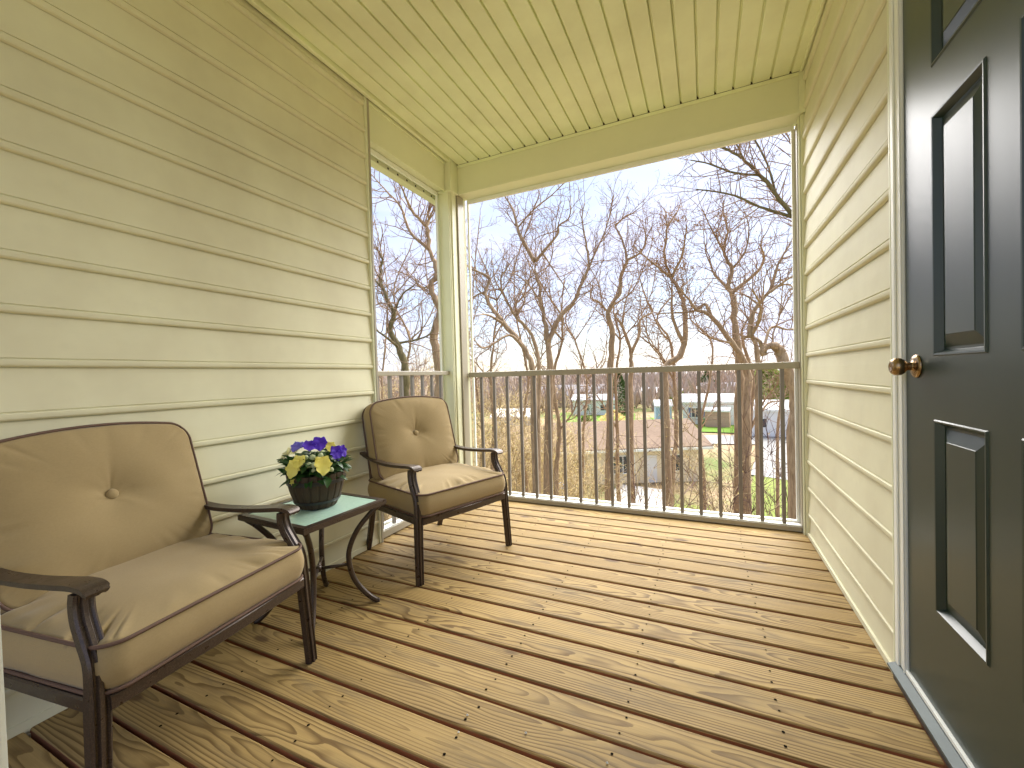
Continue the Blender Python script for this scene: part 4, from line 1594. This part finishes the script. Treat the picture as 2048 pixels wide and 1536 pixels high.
# A: forked tree left of the middle
limbs_to_tree(1, 'tall forked bare tree at the middle of the wide opening', 11.0,
              crop2([(548, 1490), (532, 1300), (508, 1150), (485, 1000), (465, 885)]),
              [(0.1, 0.075, crop2([(465, 885), (405, 780), (370, 700), (345, 600), (300, 520), (310, 440)])),
               (0.1, 0.06, crop2([(465, 885), (520, 825), (590, 735), (598, 690), (655, 640), (660, 540)])),
               (0.25, 0.095, crop2([(540, 1330), (600, 1195), (680, 1105), (722, 1005), (760, 900), (748, 790), (725, 660), (740, 560)])),
               (0.1, 0.04, crop2([(722, 1005), (790, 855), (850, 720), (885, 600), (890, 540)])),
               (0.1, 0.03, crop2([(505, 830), (560, 920), (620, 1010), (660, 1080)])),
               (0.1, 0.03, crop2([(500, 1120), (430, 1010), (350, 950), (310, 930)])),
               (0.1, 0.03, crop2([(370, 700), (460, 600), (560, 520), (640, 440)]))], 0.155, L1=1.35)
# B: thin leaning pair at the left
limbs_to_tree(2, 'leaning bare tree next to the corner post', 9.5,
              crop2([(455, 1490), (405, 1355), (300, 1230), (225, 1130), (192, 1050), (215, 980), (150, 940), (120, 930)]),
              [(0.1, 0.045, crop2([(300, 1230), (210, 1180), (140, 1180)])),
               (0.1, 0.05, crop2([(405, 1355), (330, 1290), (250, 1330), (180, 1360), (125, 1310)])),
               (0.1, 0.03, crop2([(192, 1050), (130, 1080), (115, 1100)]))], 0.10, 'bark', L1=0.95, wig=0.55)
limbs_to_tree(3, 'slender curving bare tree in front of the forked tree', 10.2,
              crop2([(490, 1490), (450, 1290), (360, 1185), (300, 1080), (280, 980), (330, 900)]),
              [(0.1, 0.035, crop2([(360, 1185), (410, 1100), (380, 1030)])), (0.1, 0.03, crop2([(300, 1080), (250, 990), (230, 880)]))], 0.075, L1=1.0, wig=0.6)
# C
limbs_to_tree(4, 'twisting dark bare tree right of the forked tree', 12.0,
              crop2([(880, 1490), (890, 1290), (868, 1165), (930, 1055), (942, 950), (968, 880), (948, 780), (905, 690)]),
              [(0.1, 0.045, crop2([(868, 1165), (820, 1110), (770, 1080), (790, 990)])), (0.1, 0.05, crop2([(968, 880), (1040, 840), (1075, 770), (1060, 690)])),
               (0.1, 0.035, crop2([(905, 690), (960, 640), (1010, 620)]))], 0.125, 'bark', L1=1.15, wig=0.55)
# D
limbs_to_tree(5, 'pale bare tree forking just above the rail', 13.0,
              crop2([(990, 1490), (992, 1390), (945, 1240), (905, 1190), (930, 1150)]),
              [(0.25, 0.07, crop2([(992, 1390), (1038, 1290), (1045, 1205), (1110, 1160), (1080, 1100), (1060, 1040)])), (0.1, 0.04, crop2([(945, 1240), (962, 1110), (1000, 1000), (1012, 920)]))], 0.115, 'bark', L1=0.9, wig=0.65)
# E
limbs_to_tree(6, 'bare tree with a dense clump of seed pods in its crown', 11.5,
              crop2([(1180, 1490), (1262, 1400), (1292, 1290), (1282, 1120), (1250, 1030), (1215, 975), (1180, 860), (1192, 700), (1178, 600)]),
              [(0.2, 0.08, crop2([(1240, 1330), (1222, 1200), (1218, 1060), (1215, 975)])), (0.1, 0.05, crop2([(1215, 975), (1150, 925), (1060, 850), (1000, 800)])),
               (0.1, 0.05, crop2([(1215, 975), (1270, 860), (1290, 760), (1300, 690)])), (0.1, 0.04, crop2([(1192, 700), (1240, 620), (1270, 580)]))], 0.125, 'bark', L1=1.2,
              buds=[(900, crop2([(1250, 790)])[0], 1.0, 0.05), (500, crop2([(1200, 960)])[0], 0.6, 0.05)])
# F
limbs_to_tree(7, 'stout bare tree leaning towards the upper middle', 10.5,
              crop2([(1630, 1490), (1545, 1335), (1425, 1180), (1350, 1150), (1300, 1080), (1262, 1030)]),
              [(0.1, 0.06, crop2([(1425, 1180), (1400, 1120), (1330, 1160), (1180, 1170), (1120, 1180)])), (0.1, 0.04, crop2([(1545, 1335), (1450, 1310), (1370, 1270), (1360, 1250)]))], 0.125, 'bark', L1=1.0, wig=0.55)
# G
limbs_to_tree(8, 'wide crowned bare tree right of the seed pod tree', 11.0,
              crop2([(1590, 1490), (1562, 1260), (1560, 1110), (1530, 1020), (1545, 930), (1505, 830), (1520, 700), (1500, 610)]),
              [(0.1, 0.06, crop2([(1580, 1040), (1680, 950), (1722, 870), (1705, 790), (1740, 720)])), (0.1, 0.05, crop2([(1520, 1060), (1455, 960), (1430, 905), (1400, 820), (1390, 700)])),
               (0.1, 0.04, crop2([(1505, 830), (1430, 700), (1380, 590)])), (0.1, 0.04, crop2([(1545, 930), (1620, 830), (1640, 700), (1610, 600)]))], 0.135, 'bark', L1=1.45, dens=5.4, buds=[(700, crop2([(1500, 760)])[0], 1.3, 0.045)])
# H
limbs_to_tree(9, 'thick gnarled tree trunk beside the plank wall', 7.6,
              crop2([(1900, 1640), (1830, 1440), (1810, 1365), (1745, 1350), (1712, 1392), (1690, 1312), (1612, 1300)]),
              [(0.1, 0.06, crop2([(1640, 1305), (1660, 1180), (1725, 1080), (1830, 1000), (1890, 960)])), (0.1, 0.05, crop2([(1640, 1300), (1690, 1220), (1700, 1120), (1660, 1040)])),
               (0.2, 0.04, crop2([(1712, 1392), (1760, 1250), (1860, 1260), (1915, 1240)]))], 0.17, 'bark', L1=0.8, wig=0.6, tstart=0.7, foot=5)
# orange broken branch is part of H's look: a second smaller trunk
limbs_to_tree(10, 'thin bare tree standing before the gnarled trunk', 9.0,
              crop2([(1690, 1490), (1680, 1350), (1640, 1250), (1690, 1120), (1760, 1040), (1800, 900), (1860, 800)]),
              [(0.1, 0.03, crop2([(1690, 1120), (1600, 1060), (1500, 1040)])), (0.1, 0.03, crop2([(1760, 1040), (1850, 1010), (1900, 1050)]))], 0.07, 'bark', L1=1.0, wig=0.55)
# I
limbs_to_tree(11, 'straight limbed olive tree reaching in at the upper right', 8.0,
              crop2([(2010, 1500), (1990, 1100), (1960, 850), (1905, 680), (1790, 520), (1700, 412), (1600, 322), (1480, 250), (1390, 210)]),
              [(0.1, 0.035, crop2([(1880, 650), (1700, 585), (1560, 525), (1440, 500), (1350, 490)])), (0.1, 0.035, crop2([(1960, 850), (1900, 400), (1865, 220), (1790, 120)])),
               (0.1, 0.03, crop2([(1790, 520), (1740, 350), (1660, 200), (1600, 130)])), (0.1, 0.03, crop2([(1700, 412), (1560, 400), (1420, 350), (1320, 330)])),
               (0.1, 0.025, crop2([(1600, 322), (1560, 220), (1490, 130)]))], 0.085, 'bark_green', 'twig', L1=1.05, wig=0.24, dens=6.5, up=0.05, fall=0.2, foot=60)
# J, K: side opening
limbs_to_tree(12, 'tall bare tree right of the narrow side opening', 8.6,
              crop1([(455, 1440), (430, 1250), (460, 1130), (412, 1020), (442, 930), (410, 820), (395, 700), (412, 610), (440, 540)]),
              [(0.1, 0.05, crop1([(405, 815), (310, 730), (260, 600), (190, 520), (95, 420)])), (0.1, 0.045, crop1([(395, 700), (320, 620), (265, 500), (240, 430)])),
               (0.1, 0.03, crop1([(400, 660), (430, 580), (370, 480)])), (0.1, 0.03, crop1([(415, 1010), (360, 1010), (330, 960)]))], 0.13, 'bark', L1=1.15, dens=6.0)
limbs_to_tree(13, 'leaning bare tree left in the narrow side opening', 8.2,
              crop1([(285, 1440), (240, 1300), (205, 1240), (222, 1150), (172, 1030), (152, 960), (165, 870), (130, 800)]),
              [(0.1, 0.035, crop1([(245, 1298), (330, 1282), (410, 1250), (430, 1180)])), (0.1, 0.03, crop1([(172, 1030), (115, 960), (60, 930)])), (0.1, 0.04, crop1([(240, 1330), (190, 1270), (120, 1220)])),
               (0.1, 0.03, crop1([(215, 1180), (260, 1060), (330, 1000)]))], 0.10, 'bark_green', L1=1.15, dens=6.0)
# trunks further back, between the balusters
back = [(1112, 12.5, 0.10, 560), (1236, 14.5, 0.09, 520), (1345, 14.0, 0.11, 560), (1052, 14.0, 0.08, 520), (1496, 13.5, 0.12, 600), (985, 13.0, 0.08, 500), (1408, 16.0, 0.08, 560), (962, 16.5, 0.10, 430), (1165, 17.0, 0.08, 560),
        (805, 15.0, 0.09, 480), (765, 17.0, 0.08, 430), (880, 18.0, 0.09, 420), (1555, 16.0, 0.08, 560)]
names_b = ['straight bare trunk between the forked tree and the twisting tree', 'thin bare trunk in front of the far conifer', 'bare trunk beside the light blue shed', 'slim bare trunk before the cream garage', 'wide bare trunk left of the gnarled tree',
           'slim bare trunk rising from the tan thicket', 'thin bare trunk before the mobile home with shutters', 'bare tree behind the corner post edge', 'slim bare tree behind the two arborvitae', 'distant bare tree seen low in the side opening',
           'distant bare tree at the far side of the side opening', 'distant bare tree against the corner post', 'bare tree behind the long white mobile home trunk']
for i, ((px, dp, r0, top), nm) in enumerate(zip(back, names_b)):
    rg = random.Random(900 + i)
    tr = [(px, 960), (px + rg.uniform(-8, 8), 860), (px + rg.uniform(-12, 12), 760), (px + rg.uniform(-25, 25), 680), (px + rg.uniform(-35, 35), (680 + top) / 2 + 10), (px + rg.uniform(-40, 40), top)]
    lbs = []
    for q in range(4):
        j = rg.randrange(1, 5)
        sx = rg.choice((-1, 1))
        y0_ = tr[j][1]
        lbs.append((0.15, r0 * 0.4, [tr[j], (tr[j][0] + sx * rg.uniform(20, 40), y0_ - rg.uniform(20, 60)), (tr[j][0] + sx * rg.uniform(40, 75), y0_ - rg.uniform(70, 130)), (tr[j][0] + sx * rg.uniform(50, 95), y0_ - rg.uniform(140, 210))]))
    limbs_to_tree(920 + i, nm, dp, tr, lbs, r0, 'bark', L1=1.3, dens=3.6, wig=0.5, tstart=0.35)


# ------------------------------------------------------------------ thickets and shrubs
def brush(name, label, cx, cy, spread, n, h, mat, leafmat=None, leafn=0, seed=0, leaf=0.05, group=None, lean=0.35, r=0.012):
    rg = random.Random(seed)
    z0 = gz(cx, cy)
    o = empty(name, (cx, cy, z0))
    tag(o, label, 'shrub', group)
    v, f, lv_, lf_ = [], [], [], []

    def leaf_at(p):
        b0 = len(lv_)
        s = leaf * rg.uniform(0.6, 1.4)
        a = Vector((rg.gauss(0, 1), rg.gauss(0, 1), rg.gauss(0, 1))).normalized()
        b = a.cross(Vector((rg.gauss(0, 1), rg.gauss(0, 1), rg.gauss(0, 1)))).normalized()
        lv_.extend([p - a * s * 0.5, p + b * s * 0.32, p + a * s * 0.5, p - b * s * 0.32])
        lf_.append((b0, b0 + 1, b0 + 2, b0 + 3))
    tips = []
    for i in range(n):
        a = rg.uniform(0, 2 * PI)
        rr = spread * math.sqrt(rg.random())
        p = Vector((rr * math.cos(a), rr * math.sin(a), 0))
        p.z = gz(cx + p.x, cy + p.y) - z0 - 0.05
        d = Vector((rg.gauss(0, lean), rg.gauss(0, lean), 1)).normalized()
        L = h * rg.uniform(0.55, 1.1)
        m = 6
        path = [p.copy()]
        for k_ in range(m):
            d = (d + Vector((rg.gauss(0, 0.16), rg.gauss(0, 0.16), 0.05))).normalized()
            path.append(path[-1] + d * (L / m))
        tube(v, f, path, [r * (1 - 0.7 * k_ / m) for k_ in range(m + 1)], 4)
        for k_ in range(2, m + 1):
            for _ in range(3):
                if rg.random() < 0.15: continue
                d2 = (d * 0.7 + Vector((rg.gauss(0, 0.6), rg.gauss(0, 0.6), rg.gauss(0.1, 0.4)))).normalized()
                l2 = L * rg.uniform(0.10, 0.26)
                q = path[k_]
                p2 = [q, q + d2 * l2 * 0.5 + Vector((rg.gauss(0, .03), rg.gauss(0, .03), 0)), q + d2 * l2 + Vector((rg.gauss(0, .05), rg.gauss(0, .05), 0.06))]
                tube(v, f, p2, [r * 0.5, r * 0.38, r * 0.25], 3)
                tips += p2[1:]
                for _ in range(2):
                    d3 = (d2 + Vector((rg.gauss(0, 0.7), rg.gauss(0, 0.7), rg.gauss(0.1, 0.4)))).normalized()
                    p3 = [p2[1], p2[1] + d3 * l2 * 0.5]
                    tube(v, f, p3, [r * 0.33, r * 0.22], 3)
                    tips.append(p3[1])
    pyd('stems', v, f, mat, o, True)
    if leafmat is not None and tips:
        for _ in range(leafn):
            leaf_at(rg.choice(tips) + Vector((rg.gauss(0, .05), rg.gauss(0, .05), rg.gauss(0, .05))))
        tag(pyd('leaves', lv_, lf_, leafmat, o), kind='stuff')
    return o


th = [(950, 13, 1.6, 4.6), (985, 15, 1.8, 5.0), (1020, 17, 1.8, 5.2), (1060, 19, 1.8, 5.0), (1100, 21, 1.8, 4.8), (965, 20, 2.2, 6.0), (1130, 24, 1.6, 4.0), (800, 14, 2.0, 4.6), (850, 18, 2.4, 5.6), (765, 20, 2.4, 5.8), (1010, 25, 2.4, 6.4), (900, 25, 2.8, 6.8)]
for i, (px, dp, sp_, hh) in enumerate(th):
    p = at(px, 900, dp)
    lab = ['tan thicket bush rising behind the corner post side balusters', 'tan thicket bush second from the corner post', 'tan thicket bush by the pale grey shed', 'tan thicket bush before the forked trunk', 'tan thicket bush right of the forked trunk',
           'tall tan thicket behind the bushes by the corner post', 'low tan thicket at the garage corner', 'tan thicket low in the side opening', 'tan thicket behind the far chair back', 'tan thicket at the far left of the side opening',
           'tall tan thicket behind the pale grey shed', 'tall tan thicket hidden behind the corner post'][i]
    brush('brush_shrub', lab, p.x, p.y, sp_, 42, hh * (1.28 if px < 960 else 1.08), M['bark_tan'], M['twig_bud'], 2400, 40 + i, 0.05, 'tan thicket bushes', 0.28, 0.016)
for i, (px, py, dp, sp_, hh, n_, lab) in enumerate(((1450, 1010, 17, 1.6, 2.3, 22, 'green leafed undergrowth bush below the mobile home'), (1500, 1030, 15, 1.4, 2.1, 20, 'green leafed undergrowth bush left of the gnarled trunk'), (1560, 1020, 14, 1.3, 2.0, 18, 'green leafed undergrowth bush under the gnarled trunk'),
                                        (1390, 1040, 18, 1.3, 1.7, 14, 'small undergrowth bush beside the driveway'), (1330, 1050, 19, 1.2, 1.6, 12, 'small undergrowth bush under the leaning stout tree'), (1090, 1030, 20, 1.4, 1.8, 14, 'small undergrowth bush beside the blue barrel'))):
    p = at(px, py, dp)
    brush('brush_shrub', lab, p.x, p.y, sp_, n_, hh, M['bark_tan'], M['spring'], 900, 70 + i, 0.075, 'undergrowth bushes', 0.4, 0.010)
for i, (px, dp, hh, lab) in enumerate(((1465, 10.5, 5.4, 'tall thin dark shrub in front of the mobile home porch'), (1430, 12, 4.8, 'thin bare shrub before the brown roof end'), (1270, 12, 4.4, 'thin bare shrub before the ranch house windows'), (1525, 11, 5.0, 'thin bare shrub before the long white mobile home'), (1195, 12.5, 4.2, 'thin bare shrub before the brown roof'), (1230, 9.5, 4.4, 'thin bare shrub left of the seed pod tree foot'), (1310, 9.0, 4.6, 'thin bare shrub before the driveway'), (1372, 10.0, 4.8, 'thin bare shrub between the driveway and the grass strip'), (1150, 10.5, 4.4, 'thin bare shrub below the two arborvitae'), (1568, 9.0, 4.8, 'thin bare shrub before the pale parking apron'))):
    p = at(px, 1000, dp)
    brush('brush_shrub', lab, p.x, p.y, 0.6, 8, hh, M['bark_tan' if i % 3 else 'bark_dark'], M['twig_bud'], 160, 90 + i, 0.035, 'thin bare shrubs', 0.22, 0.014)
p = at(772, 1046, 5.2)
p = at(766, 1060, 6.0)
rb = brush('red_shrub', 'small red leaved shrub outside the side railing', p.x, p.y, 0.45, 12, 2.2, M['bark_dark'], M['red_leaf'], 700, 99, 0.06, None, 0.35, 0.010)


def conifer(name, label, p, h, rad, mat, n, seed, squash=1.0, group=None):
    rg = random.Random(seed)
    z0 = gz(p.x, p.y)
    o = empty(name, (p.x, p.y, z0))
    tag(o, label, 'tree', group)
    v, f = [], []
    tube(v, f, [Vector((0, 0, 0)), Vector((0, 0, h * 0.9))], [0.09, 0.02], 6)
    pyd('trunk', v, f, M['bark'], o, True)
    v, f = [], []
    for i in range(n):
        t = rg.random() ** 1.2
        prof = math.sin(PI * min(1, 0.12 + t * 0.88)) ** 0.8 if squash < 1 else (1 - t) ** 0.75 * min(1, 0.4 + t * 5)
        a = rg.uniform(0, 2 * PI)
        rr = rad * prof * (0.35 + 0.65 * math.sqrt(rg.random())) * (1 + 0.25 * mnoise.noise(Vector((math.cos(a) * 2, math.sin(a) * 2, t * 6 + seed))))
        c = Vector((rr * math.cos(a), rr * math.sin(a), h * (0.04 + 0.95 * t)))
        out = Vector((math.cos(a), math.sin(a), rg.uniform(-0.1, 0.9))).normalized()
        s = rad * rg.uniform(0.10, 0.22)
        w_ = out.cross(Vector((rg.gauss(0, 1), rg.gauss(0, 1), rg.gauss(0, 1)))).normalized()
        b0 = len(v)
        v += [c - out * s * 0.5, c + w_ * s * 0.35, c + out * s * 0.7, c - w_ * s * 0.35]
        f.append((b0, b0 + 1, b0 + 2, b0 + 3))
    tag(pyd('foliage', v, f, mat, o), kind='stuff')
    return o


def Gd(px, d):
    q = at(px, 800, d)
    return q


conifer('arborvitae', 'smaller of the two green arborvitae by the brown roof', Gd(1146, 42), 3.0, 0.85, M['arbor'], 1100, 1, 0.9, 'pair of arborvitae')
conifer('arborvitae', 'larger of the two green arborvitae by the brown roof', Gd(1170, 41), 3.9, 1.05, M['arbor'], 1500, 2, 0.9, 'pair of arborvitae')
conifer('pine_tree', 'dark pine beyond the thin trunk before the grey roofs', Gd(1238, 80), 8.3, 3.0, M['conifer'], 1300, 3)
conifer('pine_tree', 'small far pine right of the long pale roof', Gd(1415, 110), 8.0, 3.6, M['conifer'], 1000, 4)
conifer('pine_tree', 'small dark evergreen before the far grey roof', Gd(1178, 70), 4.6, 0.9, M['conifer'], 500, 9)
conifer('leafy_tree', 'bright yellow green tree behind the gnarled trunk', Gd(1535, 62), 8.4, 4.2, M['spring'], 2600, 5, 0.8)
conifer('leafy_tree', 'far yellow green bush before the pale roofs', Gd(1360, 90), 4.0, 2.4, M['spring'], 700, 6, 0.8)
conifer('leafy_tree', 'olive bush beside the white trailer home', Gd(1225, 55), 3.0, 2.0, M['twig_bud'], 900, 7, 0.8)

# far woods on the horizon: nobody could count these
rg = random.Random(77)
v, f = [], []
for i in range(5200):
    a = rg.uniform(-1.25, 0.75)
    d = rg.uniform(105, 330) if rg.random() < 0.8 else rg.uniform(90, 130)
    x, y = EYE.x + d * math.sin(a), EYE.y + d * math.cos(a)
    z0 = gz(x, y)
    h = rg.uniform(5.0, 9.6) if d > 130 else rg.uniform(3.0, 7.0)
    if a < -0.62: h *= 1.3
    m = rg.randrange(5, 9)
    w_ = h * rg.uniform(0.12, 0.22)
    for k_ in range(m):
        b0 = len(v)
        ang = rg.uniform(0, PI)
        tx, ty = math.cos(ang), math.sin(ang)
        lean_x, lean_y = rg.gauss(0, w_), rg.gauss(0, w_)
        hh = h * rg.uniform(0.7, 1.05)
        q = rg.uniform(0.05, 0.16)
        v += [(x - tx * q, y - ty * q, z0), (x + tx * q, y + ty * q, z0), (x + lean_x + tx * q * 2.6, y + lean_y + ty * q * 2.6, z0 + hh * 0.7), (x + lean_x * 1.5, y + lean_y * 1.5, z0 + hh), (x + lean_x - tx * q * 2.6, y + lean_y - ty * q * 2.6, z0 + hh * 0.7)]
        f.append((b0, b0 + 1, b0 + 2, b0 + 3, b0 + 4))
tag(pyd('far_woods', v, f, M['wood_far']), 'band of far bare brown woods along the horizon', 'woods', kind='stuff')
